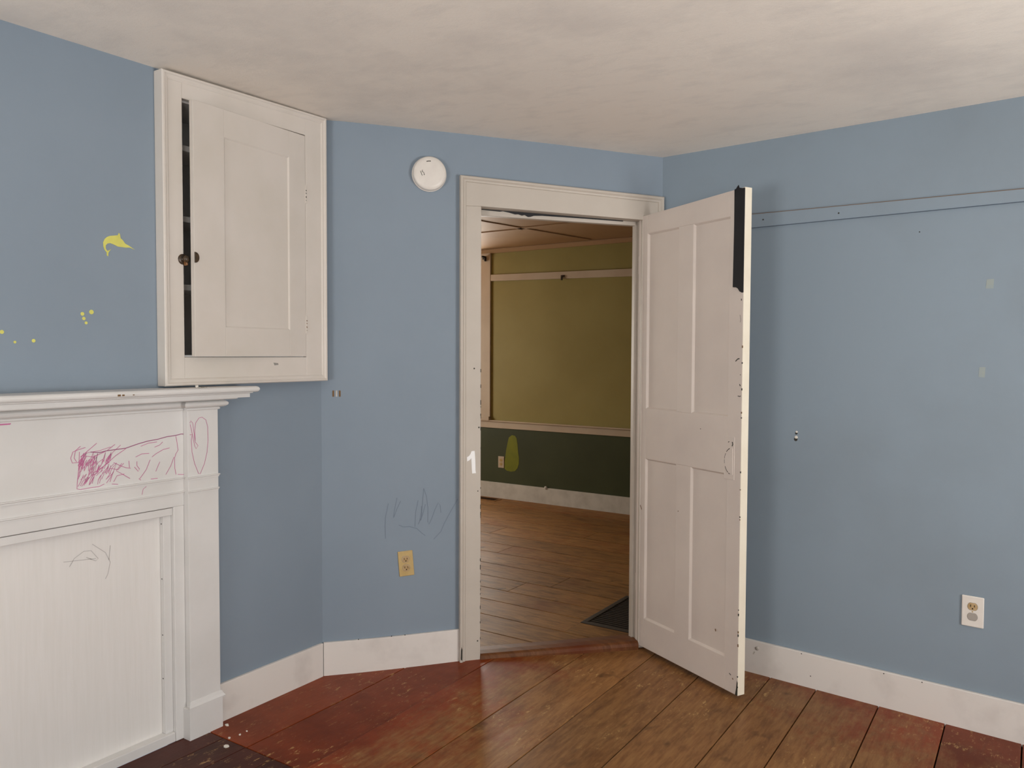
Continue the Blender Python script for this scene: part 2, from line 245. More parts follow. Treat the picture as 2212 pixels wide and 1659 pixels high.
# ceiling: brushed plaster with grey soot clouds
m, nt, b = newmat('ceiling_plaster', 0.75, 0.15)
f = ramp(nt, noise(nt, 1.1, 6, 0.62), 0.52, 0.72)
f2 = ramp(nt, noise(nt, 5.0, 5, 0.65, (1, 2.2, 1)), 0.5, 0.8)
c = mix(nt, f, lin((240, 232, 222)), lin((219, 212, 205))); c = mix(nt, f2, c, lin((226, 219, 211)))
nt.links.new(c, b.inputs['Base Color'])
h = math_n(nt, 'ADD', noise(nt, 110, 5, 0.7), math_n(nt, 'MULTIPLY', noise(nt, 24, 4, 0.6, (1, 1.8, 1)), 0.5))
bump(nt, b, h, 0.38, 0.003)

# floor boards of the blue room: red-brown paint worn through to brown wood on the way to the door
def floor_mat(name, red, red2, wood, wood2, worn, axis, rough):
    m, nt, b = newmat(name, rough, 0.16)
    st = (9, 1, 1) if axis == 'y' else (1, 9, 1)
    geo = nt.nodes.new('ShaderNodeNewGeometry').outputs['Position']
    oi = nt.nodes.new('ShaderNodeObjectInfo').outputs['Random']
    off = nt.nodes.new('ShaderNodeVectorMath'); off.operation = 'ADD'
    cx = nt.nodes.new('ShaderNodeCombineXYZ'); nt.links.new(math_n(nt, 'MULTIPLY', oi, 17.0), cx.inputs['Z'])
    nt.links.new(geo, off.inputs[0]); nt.links.new(cx.outputs[0], off.inputs[1]); pos = off.outputs[0]
    grain = noise(nt, 9, 6, 0.65, st, pos); blot = noise(nt, 3.2, 5, 0.6, None, pos)
    w = mix(nt, ramp(nt, grain, 0.35, 0.68), lin(wood), lin(wood2))
    knots = ramp(nt, noise(nt, 6, 3, 0.5, (1.6, 1, 1), pos), 0.66, 0.74)
    w = mix(nt, ramp(nt, noise(nt, 6, 6, 0.7, (3.5, 0.9, 1) if axis == 'y' else (0.9, 3.5, 1), pos), 0.48, 0.78), w, lin([int(x * 0.72) for x in wood2]))
    w = mix(nt, knots, w, lin([int(x * 0.62) for x in wood]))
    r = mix(nt, ramp(nt, blot, 0.35, 0.65), lin(red), lin(red2))
    r = mix(nt, ramp(nt, grain, 0.55, 0.8), r, lin([int(x * 0.8) for x in red]))
    if worn:
        sp = nt.nodes.new('ShaderNodeSeparateXYZ'); nt.links.new(geo, sp.inputs[0]); X, Y = sp.outputs[0], sp.outputs[1]
        # trodden track: starts at the doorway and crosses the room, paint survives along the walls
        a1 = math_n(nt, 'MULTIPLY', math_n(nt, 'ADD', math_n(nt, 'ADD', X, math_n(nt, 'MULTIPLY', Y, 0.10)), 1.80), 2.4)
        wallr = math_n(nt, 'SUBTRACT', math_n(nt, 'SUBTRACT', 3.4313, math_n(nt, 'MULTIPLY', X, -RG)), Y)       # distance to the right wall
        a2 = math_n(nt, 'ADD', math_n(nt, 'MULTIPLY', wallr, 1.5), math_n(nt, 'MULTIPLY', X, -0.95))
        k = math_n(nt, 'MINIMUM', a1, math_n(nt, 'SUBTRACT', a2, 0.35))
        k = math_n(nt, 'ADD', k, math_n(nt, 'MULTIPLY', math_n(nt, 'SUBTRACT', noise(nt, 3.4, 6, 0.72), 0.5), 3.0))
        k = math_n(nt, 'ADD', k, math_n(nt, 'MULTIPLY', math_n(nt, 'SUBTRACT', noise(nt, 14, 5, 0.7, (3, 1, 1) if axis == 'y' else (1, 3, 1), pos), 0.5), 1.6))
        mask = math_n(nt, 'MULTIPLY', ramp(nt, k, -0.15, 0.95), 0.86)
        col = mix(nt, mask, r, w)
        scr = ramp(nt, noise(nt, 22, 5, 0.78, (2.2, 0.8, 1)), 0.57, 0.66)
        scr = math_n(nt, 'MULTIPLY', scr, ramp(nt, noise(nt, 2.0, 2), 0.46, 0.60))
        col = mix(nt, scr, col, lin((188, 150, 96)))
    else:
        col = mix(nt, ramp(nt, math_n(nt, 'ADD', blot, math_n(nt, 'MULTIPLY', math_n(nt, 'SUBTRACT', oi, 0.5), 0.12)), 0.52, 0.78), w, r)
    tone = nt.nodes.new('ShaderNodeHueSaturation'); nt.links.new(col, tone.inputs['Color'])
    nt.links.new(math_n(nt, 'ADD', math_n(nt, 'MULTIPLY', oi, 0.26), 0.87), tone.inputs['Value'])
    nt.links.new(tone.outputs[0], b.inputs['Base Color'])
    nt.links.new(math_n(nt, 'ADD', math_n(nt, 'MULTIPLY', blot, 0.25), rough - 0.12), b.inputs['Roughness'])
    bump(nt, b, math_n(nt, 'ADD', grain, noise(nt, 2.5, 3)), 0.22, 0.003)
floor_mat('red_floor', (136, 60, 26), (106, 46, 22), (154, 114, 70), (124, 86, 51), True, 'y', 0.40)
floor_mat('hearth_floor', (80, 40, 30), (62, 36, 28), (84, 58, 40), (70, 48, 34), True, 'y', 0.42)
floor_mat('brown_floor', (146, 92, 50), (126, 78, 42), (160, 116, 66), (118, 82, 46), False, 'x', 0.52)
floor_mat('threshold_wood', (112, 54, 28), (90, 44, 24), (112, 72, 44), (92, 58, 34), False, 'x', 0.5)

# fireboard: painted plywood with faint upright grain
m, nt, b = newmat('fireboard_paint', 0.5, 0.3)
g = noise(nt, 10, 5, 0.6, (1, 9, 0.5))
nt.links.new(mix(nt, ramp(nt, g, 0.35, 0.7), lin((230, 227, 224)), lin((226, 223, 219))), b.inputs['Base Color'])
bump(nt, b, g, 0.05, 0.001)

# thin window glass
m = bpy.data.materials.new('window_glass'); m.use_nodes = True; M['window_glass'] = m; nt = m.node_tree
for x in list(nt.nodes):
    if x.type != 'OUTPUT_MATERIAL': nt.nodes.remove(x)
ms = nt.nodes.new('ShaderNodeMixShader'); ms.inputs[0].default_value = 0.06
t_ = nt.nodes.new('ShaderNodeBsdfTransparent'); g_ = nt.nodes.new('ShaderNodeBsdfGlossy'); g_.inputs['Roughness'].default_value = 0.02
nt.links.new(t_.outputs[0], ms.inputs[1]); nt.links.new(g_.outputs[0], ms.inputs[2])
nt.links.new(ms.outputs[0], [x for x in nt.nodes if x.type == 'OUTPUT_MATERIAL'][0].inputs[0])

# ------------------------------------------------------------------ the setting: walls
TOP = 2.62
CU0, CU1, CZ0, CZ1 = 1.738, 2.308, 1.402, 2.322        # cupboard opening in the fireplace wall
HU0, HU1, HZ1 = 0.66, 1.708, 0.862                     # fireplace opening
mb = MB()
for (u0, u1, z0, z1) in ((-1.6, HU0, -0.03, TOP), (HU0, HU1, HZ1, TOP), (HU1, CU0, -0.03, TOP), (CU0, CU1, -0.03, CZ0), (CU0, CU1, CZ1, TOP), (CU1, 2.4267, -0.03, TOP)):
    mb.box(FL, u0, u1, -0.32, 0, z0, z1)
mb.box(FL, HU0, HU1, -0.32, -0.30, -0.03, HZ1); mb.box(FL, CU0, CU1, -0.32, -0.215, CZ0, CZ1)
wall_left = struct(mb.build('wall_left', 'blue_wall'), 'light blue painted wall behind the white mantelpiece and cupboard', 'wall')

TH = 0.07                                              # thickness of the board partition
S0, S1 = 0.703, 1.475                                  # door opening
def head(s): return 2.080 - 0.0365 * (s - S0)          # sagging head of the doorway
mb = MB()
mb.box(FD, -0.12, S0 - 0.018, -TH, 0, -0.03, TOP)
mb.prism(FD, [(S0 - 0.018, head(S0) + 0.018), (S1 + 0.018, head(S1) + 0.018), (S1 + 0.018, TOP), (S0 - 0.018, TOP)], -TH, 0)
mb.box(FD, S1 + 0.018, 1.70, -TH, 0, -0.03, TOP)
wall_door = struct(mb.build('wall_diagonal', 'blue_wall'), 'light blue diagonal wall that holds the open doorway', 'wall')
mb = MB(); mb.box(FR, -0.12, 3.45, -TH, 0, -0.03, TOP)
wall_right = struct(mb.build('wall_right', 'blue_wall_smudged'), 'light blue wall to the right of the open door', 'wall')
WINS_BACK = ((-2.0, -0.9, 0.75, 2.05), (0.3, 1.4, 0.75, 2.05))
mb = MB()
xs = [-A - 0.3, -2.0, -0.9, 0.3, 1.4, 1.95]
for i in range(5):
    if i in (1, 3): mb.box(FW, xs[i], xs[i + 1], -1.62, -1.5, -0.03, 0.75); mb.box(FW, xs[i], xs[i + 1], -1.62, -1.5, 2.05, TOP)
    else: mb.box(FW, xs[i], xs[i + 1], -1.62, -1.5, -0.03, TOP)
struct(mb.build('wall_back', 'blue_wall'), 'light blue wall with two windows behind the viewer', 'wall')
mb = MB()
for (y0, y1, z0, z1) in ((-1.5, 1.15, -0.03, TOP), (1.15, 2.25, -0.03, 0.75), (1.15, 2.25, 2.05, TOP), (2.25, 3.6, -0.03, TOP)): mb.box(FW, 1.8, 1.92, y0, y1, z0, z1)
struct(mb.build('wall_side', 'blue_wall'), 'light blue side wall with one window beyond the right edge of view', 'wall')

# olive room beyond the doorway
GW = (-5.56, -4.655, 0.80, 2.30)
mb = MB()
mb.box(FG, -6.7, GW[0], -0.12, 0, -0.03, TOP); mb.box(FG, GW[1], 0.9, -0.12, 0, -0.03, TOP)
mb.box(FG, GW[0], GW[1], -0.12, 0, -0.03, GW[2]); mb.box(FG, GW[0], GW[1], -0.12, 0, GW[3], TOP)
wall_far = struct(mb.build('wall_far', 'olive_wall'), 'olive painted far wall of the room beyond the doorway', 'wall')
mb = MB(); mb.box(FG, -6.6, 0.8, 0, 0.004, 0.02, 0.70); mb.build('dado_paint', 'dark_green', wall_far)['label'] = 'dark green lower part of the olive wall'
mb = MB(); mb.prism(FG, PEAR, 0.004, 0.0052); mb.build('paint_patch', 'yellow_green', wall_far)['label'] = 'pear shaped yellow green paint patch on the dark green'
mb = MB()
for (y0, y1, z0, z1) in ((2.0, 4.35, -0.03, TOP), (4.35, 5.45, -0.03, 0.75), (4.35, 5.45, 2.05, TOP), (5.45, 6.6, -0.03, TOP)): mb.box(FW, -6.72, -6.6, y0, y1, z0, z1)
struct(mb.build('wall_west', 'olive_wall'), 'olive wall out of sight to the left of the olive room', 'wall')
mb = MB(); mb.box(FW, 0.78, 0.9, 3.4, 6.5, -0.03, TOP); struct(mb.build('wall_east', 'olive_wall'), 'olive wall out of sight to the right of the olive room', 'wall')
mb = MB(); mb.box(FW, -6.7, -A - 0.2, 2.0, 2.12, -0.03, TOP); struct(mb.build('wall_south', 'olive_wall'), 'olive wall out of sight behind the chimney', 'wall')

# ------------------------------------------------------------------ ceilings
def clip(poly, px, py, nx, ny):                        # keep the side where (p - (px,py)).n >= 0
    out = []
    for i in range(len(poly)):
        a, b = poly[i], poly[(i + 1) % len(poly)]
        da = (a[0] - px) * nx + (a[1] - py) * ny; db = (b[0] - px) * nx + (b[1] - py) * ny
        if da >= 0: out.append(a)
        if (da >= 0) != (db >= 0):
            t = da / (da - db); out.append((a[0] + (b[0] - a[0]) * t, a[1] + (b[1] - a[1]) * t))
    return out
def to_room(poly, off=0.03):                           # cut a plan polygon along the blue room's walls
    poly = clip(poly, P1.x - N1.x * off, P1.y - N1.y * off, N1.x, N1.y)
    return clip(poly, P2.x - N2.x * off, P2.y - N2.y * off, N2.x, N2.y)
def ceil_z(x, y):
    dl = max(x + A, 0.0); dr = max((P2.x - x) * -N2.x + (P2.y - y) * -N2.y, 0.0)
    zl = 2.423 + 0.0122 * (y - 2.4267); zr = 2.353
    k = dl / (dl + dr + 1e-6)
    return zl * (1 - k) + zr * k
mb = MB(); stp = 0.14; ny = int(5.3 / stp)
for i in range(int(4.6 / stp)):
    for j in range(ny):
        x0, y0 = -A - 0.04 + i * stp, -1.56 + j * stp
        q = to_room([(x0, y0), (x0 + stp, y0), (x0 + stp, y0 + stp), (x0, y0 + stp)])
        if len(q) > 2: mb.poly([(x, y, ceil_z(x, y)) for x, y in q])
bmesh.ops.remove_doubles(mb.bm, verts=mb.bm.verts, dist=0.0008)
for f_ in mb.bm.faces:
    f_.normal_update()
    if f_.normal.z > 0: f_.normal_flip()
ceiling = struct(mb.build('ceiling', 'ceiling_plaster', smooth=False, recalc=False), 'stained off-white plaster ceiling of the blue room', 'ceiling')
sm = ceiling.modifiers.new('slab', 'SOLIDIFY'); sm.thickness = 0.08; sm.offset = -1

def to_far(poly, off=0.0):
    poly = clip(poly, P1.x - N1.x * (TH - off), P1.y - N1.y * (TH - off), -N1.x, -N1.y)
    return poly
ZG = 2.4354
def zg(x, y): return ZG
mb = MB(); mb.box(FW, -6.7, 0.9, 2.0, 6.6, ZG + 0.004, ZG + 0.08)
bm_ = mb.bm
geom = bm_.verts[:] + bm_.edges[:] + bm_.faces[:]
co = FD(0, -TH + 0.02, 0); bmesh.ops.bisect_plane(bm_, geom=geom, plane_co=co, plane_no=(N1.x, N1.y, 0), clear_outer=True)
bmesh.ops.holes_fill(bm_, edges=[e for e in bm_.edges if e.is_boundary])
far_ceiling = struct(mb.build('ceiling', 'far_ceiling'), 'tan panelled ceiling of the olive room beyond the doorway', 'ceiling')
def batten(a, b, wd, ext0=0.0, ext1=0.0):
    a, b = Vector(a), Vector(b); t = (b - a).normalized(); a -= t * ext0; b += t * ext1; nn = Vector((-t.y, t.x)) * wd / 2
    m_ = MB(); z0, z1 = ZG - 0.004, ZG + 0.006
    c = [a - nn, b - nn, b + nn, a + nn]
    m_.hexa([(q.x, q.y, z0) for q in c] + [(q.x, q.y, z1) for q in c]); return m_.build('batten', 'far_ceiling', far_ceiling, 0.002)
batten((-3.61, 5.027), (-3.375, 6.33), 0.055, 1.4)
batten((-3.573, 5.455), (-2.835, 5.438), 0.06, 0, 1.6)
batten((-3.94, 5.50), (-3.56, 5.50), 0.06, 2.2)
batten((-2.35, 3.9), (-2.12, 6.33), 0.055)
batten((-4.83, 3.6), (-4.62, 6.33), 0.055)
m_ = MB(); m_.prism(lambda u, v, z: FG(v, u, z), [(0.0, ZG + 0.002), (0.0, ZG - 0.035), (0.018, ZG - 0.035), (0.045, ZG - 0.008), (0.045, ZG + 0.002)], -6.6, 0.78)
m_.build('cornice', 'far_ceiling', far_ceiling)

# ------------------------------------------------------------------ floors
def hump(x, y):                                        # the boards rise a little towards the threshold
    p = Vector((x, y)) - P1; s = p.dot(E1); v = p.dot(N1)
    return 0.020 * math.exp(-((s - 0.8) / 0.42) ** 2) * math.exp(-(v / 0.40) ** 2)
def plank(name, mat, parent, poly, z, humped=False, gap=0.0015):
    if len(poly) < 3: return None
    m_ = MB(); ys = [p[1] for p in poly]; y = min(ys); y1 = max(ys)
    cuts = [y]
    while y < y1 - 1e-6:
        y = min(y + (0.12 if humped and y > 1.6 else 5.0), y1) if not (humped and y < 1.6) else min(max(1.6, y + 0.01), y1)
        cuts.append(y)
    for a, b in zip(cuts, cuts[1:]):
        q = clip(clip(poly, 0, a, 0, 1), 0, b, 0, -1)
        qq = []
        for p in q:
            if not qq or (abs(p[0] - qq[-1][0]) + abs(p[1] - qq[-1][1])) > 1e-5: qq.append(p)
        if len(qq) > 1 and abs(qq[0][0] - qq[-1][0]) + abs(qq[0][1] - qq[-1][1]) < 1e-5: qq.pop()
        if len(qq) > 2: m_.poly([(x, yy, z + (hump(x, yy) if humped else 0)) for x, yy in qq])
    bmesh.ops.remove_doubles(m_.bm, verts=m_.bm.verts, dist=1e-4)
    r = bmesh.ops.extrude_face_region(m_.bm, geom=m_.bm.faces[:])
    for v in r['geom']:
        if isinstance(v, bmesh.types.BMVert): v.co.z -= 0.018
    return m_.build(name, mat, parent, 0.0015)
mb = MB(); mb.box(FW, -A, 1.8, -1.5, 3.6, -0.06, -0.017)
geom = mb.bm.verts[:] + mb.bm.edges[:] + mb.bm.faces[:]
bmesh.ops.bisect_plane(mb.bm, geom=geom, plane_co=FD(0, -0.02, 0), plane_no=(-N1.x, -N1.y, 0), clear_outer=True)
bmesh.ops.holes_fill(mb.bm, edges=[e for e in mb.bm.edges if e.is_boundary])
floor = struct(mb.build('floor', 'dark_gap'), 'worn red-brown plank floor of the blue room', 'floor')
random.seed(3)
xb = [-2.60, -2.345, -2.056, -1.760, -1.487, -1.221, -0.955, -0.757, -0.510, -0.27, -0.02, 0.25, 0.52, 0.79, 1.05, 1.32, 1.58, 1.80]
for x0, x1 in zip(xb, xb[1:]):
    g = 0.0023; ylo = -1.5
    if x1 < -2.0: ylo = 1.822
    plank('plank', 'red_floor', floor, to_room([(x0 + g, ylo), (x1 - g, ylo), (x1 - g, 3.9), (x0 + g, 3.9)], 0.01), 0.0, True)
hx = [-2.60, -2.475, -2.35, -2.205, -2.056]
for x0, x1 in zip(hx, hx[1:]):
    plank('hearth_board', 'hearth_floor', floor, [(x0 + 0.001, 0.5), (x1 - 0.001, 0.5), (x1 - 0.001, 1.819), (x0 + 0.001, 1.819)], -0.001)
plank('plank', 'red_floor', floor, [(-2.60, -1.5), (-2.33, -1.5), (-2.33, 0.497), (-2.60, 0.497)], 0.0)
plank('plank', 'red_floor', floor, [(-2.327, -1.5), (-2.058, -1.5), (-2.058, 0.497), (-2.327, 0.497)], 0.0)
mb = MB(); mb.box(FW, -6.6, 0.8, 2.1, 6.5, -0.06, -0.017)
geom = mb.bm.verts[:] + mb.bm.edges[:] + mb.bm.faces[:]
bmesh.ops.bisect_plane(mb.bm, geom=geom, plane_co=FD(0, -0.02, 0), plane_no=(N1.x, N1.y, 0), clear_outer=True)
bmesh.ops.holes_fill(mb.bm, edges=[e for e in mb.bm.edges if e.is_boundary])
far_floor = struct(mb.build('floor', 'dark_gap'), 'brown plank floor of the olive room beyond the doorway', 'floor')
yb = [2.12, 2.35, 2.6, 2.85, 3.08, 3.285, 3.50, 3.723, 3.913, 4.129, 4.383, 4.638, 4.87, 5.12, 5.377, 5.62, 5.87, 6.12, 6.46]
GR = (-1.992, -1.35, 3.670, 4.235)                     # floor grate cut-out
joints = {3.913: -2.62, 4.129: -2.45, 4.638: -3.2, 5.12: -3.6, 5.377: -2.9}
for y0, y1 in zip(yb, yb[1:]):
    g = 0.003; xsplit = [-6.6, joints.get(y0, random.uniform(-5.6, -4.9)), 0.8]
    if y0 < GR[2] < y1: plank('plank', 'brown_floor', far_floor, clip([(GR[0] - 0.001, y0 + g), (GR[1] + 0.001, y0 + g), (GR[1] + 0.001, GR[2] - 0.001), (GR[0] - 0.001, GR[2] - 0.001)], P1.x - N1.x * (TH - 0.012), P1.y - N1.y * (TH - 0.012), -N1.x, -N1.y), 0.0)
    if y0 < GR[3] < y1: plank('plank', 'brown_floor', far_floor, [(GR[0] - 0.001, GR[3] + 0.001), (GR[1] + 0.001, GR[3] + 0.001), (GR[1] + 0.001, y1 - g), (GR[0] - 0.001, y1 - g)], 0.0)
    for xa, xe in zip(xsplit, xsplit[1:]):
        pieces = [(xa, xe)]
        if y1 > GR[2] + 0.01 and y0 < GR[3] - 0.01 and xe > GR[1]: pieces = [(xa, min(xe, GR[0])), (GR[1], xe)]
        for a, b in pieces:
            if b - a < 0.05: continue
            yy0, yy1 = y0 + g, y1 - g
            q = [(a + 0.001, yy0 + 0.0), (b - 0.001, yy0), (b - 0.001, yy1), (a + 0.001, yy1)]
            q = clip(q, P1.x - N1.x * (TH - 0.012), P1.y - N1.y * (TH - 0.012), -N1.x, -N1.y)
            plank('plank', 'brown_floor', far_floor, q, 0.0)

# ------------------------------------------------------------------ baseboards and rails
BH = 0.1475
def base_strip(fr, u0, u1, t, h, z0=-0.012, lift=None):
    m_ = MB()
    n = 14 if lift else 1
    for i in range(n):
        a = u0 + (u1 - u0) * i / n; b = u0 + (u1 - u0) * (i + 1) / n
        la = lift(a) if lift else 0; lb = lift(b) if lift else 0
        m_.prism(fr, [(a, z0), (b, z0), (b, h + lb), (a, h + la)], 0.0, t)
    if n > 1:
        bmesh.ops.remove_doubles(m_.bm, verts=m_.bm.verts, dist=1e-5)
        seen = {}
        for f_ in list(m_.bm.faces): seen.setdefault(frozenset(v.index for v in f_.verts), []).append(f_)
        m_.bm.verts.index_update(); seen = {}
        for f_ in list(m_.bm.faces): seen.setdefault(tuple(sorted(v.index for v in f_.verts)), []).append(f_)
        dead = [x for l in seen.values() if len(l) > 1 for x in l]
        if dead: bmesh.ops.delete(m_.bm, geom=dead, context='FACES_ONLY')
    return m_
DL = lambda s: hump(*(FD(s, 0.02, 0).xy)) * 0.9
struct(base_strip(FL, 1.878, 2.418, 0.014, BH).build('baseboard_left', 'white_board', None, 0.002), 'white baseboard between the mantelpiece and the corner', 'baseboard')
struct(base_strip(FL, -1.5, 0.482, 0.014, BH).build('baseboard_left', 'white_board', None, 0.002), 'white baseboard left of the mantelpiece, out of view', 'baseboard')
bd = struct(base_strip(FD, 0.004, 0.606, 0.014, BH, lift=DL).build('baseboard_diagonal', 'white_board', None, 0.002), 'white baseboard on the diagonal wall left of the doorway', 'baseboard')
br = struct(base_strip(FR, 0.05, 3.40, 0.016, BH - 0.001).build('baseboard_right', 'white_board', None, 0.003), 'long white baseboard along the right-hand blue wall', 'baseboard')
m_ = MB(); m_.lathe(FR, 0.505, 0.115, [(0.0, 0.021), (0.006, 0.020), (0.009, 0.0165), (0.009, 0.0155)], 14); m_.build('paint_nick', 'grimy_white', br)
m_ = MB(); m_.ribbon(FR, [(0.493, 0.098), (0.487, 0.085)], 0.006, 0.0165); m_.build('paint_nick', 'grimy_white', br)
for (s, z) in ((0.74, 0.052), (1.17, 0.140), (1.03, 0.138), (0.70, 0.139)):
    m_ = MB(); m_.lathe(FR, s, z, [(0.0, 0.0166), (0.0022, 0.0164), (0.0026, 0.0158)], 8); m_.build('paint_chip', 'chip_dark', br)
for (s, z) in ((0.155, 0.152), (0.36, 0.156), (0.30, 0.155)):
    m_ = MB(); m_.lathe(FD, s, z, [(0.0, 0.0146), (0.0022, 0.0144), (0.0026, 0.0138)], 8); m_.build('paint_chip', 'chip_dark', bd)
bg = struct(base_strip(FG, -6.5, 0.75, 0.02, 0.152).build('baseboard_far', 'far_baseboard', None, 0.002), 'scuffed white baseboard of the olive room', 'baseboard')
m_ = MB(); m_.lathe(FG, -3.86, 0.155, [(0.0, 0.032), (0.012, 0.028), (0.016, 0.021), (0.016, 0.018)], 12); m_.build('plaster_lump', 'far_baseboard', bg)

# picture rail on the right wall, painted over in wall blue
m_ = MB(); m_.prism(FR, [(0.02, 1.9795), (3.38, 1.9715), (3.38, 1.990), (0.02, 2.0445)], 0, 0.009)
rail = struct(m_.build('trim_1', 'blue_wall_smudged', None, 0.0015), 'flat picture rail painted the same blue as the right wall', 'rail')
def rz0(s): return 1.9795 - 0.00238 * (s - 0.02)
def rz1(s): return 2.0445 - 0.01622 * (s - 0.02)
m_ = MB(); m_.prism(FR, [(0.02, rz1(0.02) - 0.0005), (3.38, rz1(3.38) - 0.0005), (3.38, rz1(3.38) + 0.0012), (0.02, rz1(0.02) + 0.0012)], 0, 0.0095); m_.build('crack', 'chip_brown', rail)
m_ = MB(); m_.prism(FR, [(0.02, rz0(0.02) - 0.0014), (3.38, rz0(3.38) - 0.0014), (3.38, rz0(3.38) + 0.0005), (0.02, rz0(0.02) + 0.0005)], 0, 0.0095); m_.build('crack', 'blue_seam', rail)
for (s, z) in ((0.817, 2.003), (0.498, 2.009)):
    m_ = MB(); m_.lathe(FR, s, z, [(0.0, 0.0102), (0.003, 0.010), (0.0035, 0.0088)], 8); m_.build('nail_hole', 'chip_dark', rail)

# marks on the blue walls
for (s, z, rr) in ((0.656, 1.083, 0.0055), (0.654, 1.057, 0.008)):
    m_ = MB(); m_.lathe(FR, s, z, [(0.0, 0.0012), (rr * 0.8, 0.0012), (rr, 0.0)], 12); m_.build('plaster_hole', 'chip_dark', wall_right)
    m_ = MB(); m_.lathe(FR, s + rr * 0.2, z + rr * 1.1, [(0.0, 0.0016), (rr * 0.7, 0.0014), (rr * 0.9, 0.0)], 10); m_.build('plaster_hole', 'flake_white', wall_right)
m_ = MB(); m_.lathe(FR, 1.12, 1.899, [(0.0, 0.0008), (0.002, 0.0008), (0.0025, 0.0)], 8); m_.build('nail_hole', 'chip_dark', wall_right)
for i, (s, z) in enumerate(BRACK):
    m_ = MB(); m_.box(FD, s - 0.0035, s + 0.0035, 0, 0.0018, z - 0.014, z + 0.013); m_.build('plaster_scar', 'chip_brown' if i != 1 else 'grimy_white', wall_door)
m_ = MB()
for pl in WALL_STROKES: m_.ribbon(FD, pl, 0.0028, 0.0006)
m_.build('pencil_scribble', 'pencil_on_blue', wall_door)['label'] = 'faint pencil zigzags on the blue paint beside the doorway'

# ------------------------------------------------------------------ doorway trim
CAS = 0.020
trim = thing('trim_2', FD(1.09, 0, 0.02), 'white painted casing and jambs around the open doorway', 'door frame', kind='structure')
OL, OR_ = 0.606, 1.581
def otop(s): return 2.2125 - 0.0515 * (s - OL)
BAND = [(0, 0), (0, 0.030), (0.004, 0.034), (0.011, 0.034), (0.015, 0.030), (0.018, 0.027), (0.024, 0.0255), (0.027, 0.022), (0.027, 0)]
zl, zr = otop(OL), otop(OR_); bz = 0.008
m_ = MB(); m_.sweep(FD, (OL, bz), (1, 0), (OL, zl), (1, -1.02), BAND); m_.build('back_band', 'white_casing', trim)
m_ = MB(); m_.sweep(FD, (OL, zl), (1, -1.02), (OR_, zr), (-1, -1), BAND); m_.build('back_band', 'white_casing', trim)
m_ = MB(); m_.sweep(FD, (OR_, bz), (-1, 0), (OR_, zr), (-1, -1), BAND); m_.build('back_band', 'white_casing', trim)
m_ = MB(); m_.prism(FD, [(OL + 0.022, bz), (S0, bz), (S0, head(S0)), (OL + 0.022, head(S0))], 0, CAS); m_.build('casing', 'white_casing', trim, 0.0025)
m_ = MB(); m_.prism(FD, [(S1, bz), (OR_ - 0.022, bz), (OR_ - 0.022, head(S1)), (S1, head(S1))], 0, CAS); m_.build('casing', 'white_casing', trim, 0.0025)
m_ = MB(); m_.prism(FD, [(OL + 0.022, head(S0)), (S0, head(S0)), (S1, head(S1)), (OR_ - 0.022, head(S1)), (OR_ - 0.022, zr - 0.022), (OL + 0.022, zl - 0.022)], 0, CAS); m_.build('casing', 'white_casing', trim, 0.0025)
m_ = MB(); m_.box(FD, S0 - 0.018, S0, -TH - 0.004, 0.001, 0.0, head(S0)); m_.build('jamb', 'white_casing', trim)
m_ = MB(); m_.box(FD, S1, S1 + 0.018, -TH - 0.004, 0.001, 0.0, head(S1)); m_.build('jamb', 'white_casing', trim)
m_ = MB(); m_.prism(FD, [(S0 - 0.018, head(S0)), (S1 + 0.018, head(S1)), (S1 + 0.018, head(S1) + 0.018), (S0 - 0.018, head(S0) + 0.018)], -TH - 0.004, 0.001); m_.build('jamb', 'white_casing', trim)
m_ = MB(); m_.box(FD, S1 - 0.012, S1, -TH - 0.004, -0.040, 0.03, head(S1)); m_.build('door_stop', 'white_casing', trim, 0.002)
m_ = MB(); m_.prism(FD, [(S0, head(S0) - 0.030), (S1, head(S1) - 0.018), (S1, head(S1)), (S0, head(S0))], -TH - 0.004, -0.040); m_.build('door_stop', 'white_casing', trim, 0.002)
m_ = MB(); m_.box(FD, S0, S0 + 0.003, -TH - 0.004, -0.040, 0.03, head(S0)); m_.build('door_stop', 'white_casing', trim, 0.001)
# torn black weatherstrip under the head casing
hz = lambda s, k: head(s) - k
m_ = MB(); m_.prism(FD, [(0.715, hz(0.715, 0.001)), (0.715, hz(0.715, 0.004)), (0.80, hz(0.80, 0.006)), (0.815, hz(0.815, 0.003)), (0.845, hz(0.845, 0.007)), (0.872, hz(0.872, 0.013)), (0.888, hz(0.888, 0.011)), (0.905, hz(0.905, 0.016)), (0.918, hz(0.918, 0.012)), (0.934, hz(0.934, 0.020)), (0.946, hz(0.946, 0.018)), (0.962, hz(0.962, 0.012)), (1.00, hz(1.00, 0.009)), (1.18, hz(1.18, 0.006)), (1.40, hz(1.40, 0.004)), (1.40, hz(1.40, 0.0005))], -0.0395, -0.036)
m_.build('weatherstrip', 'black_tape', trim)['label'] = 'torn black weatherstrip under the head of the doorway'
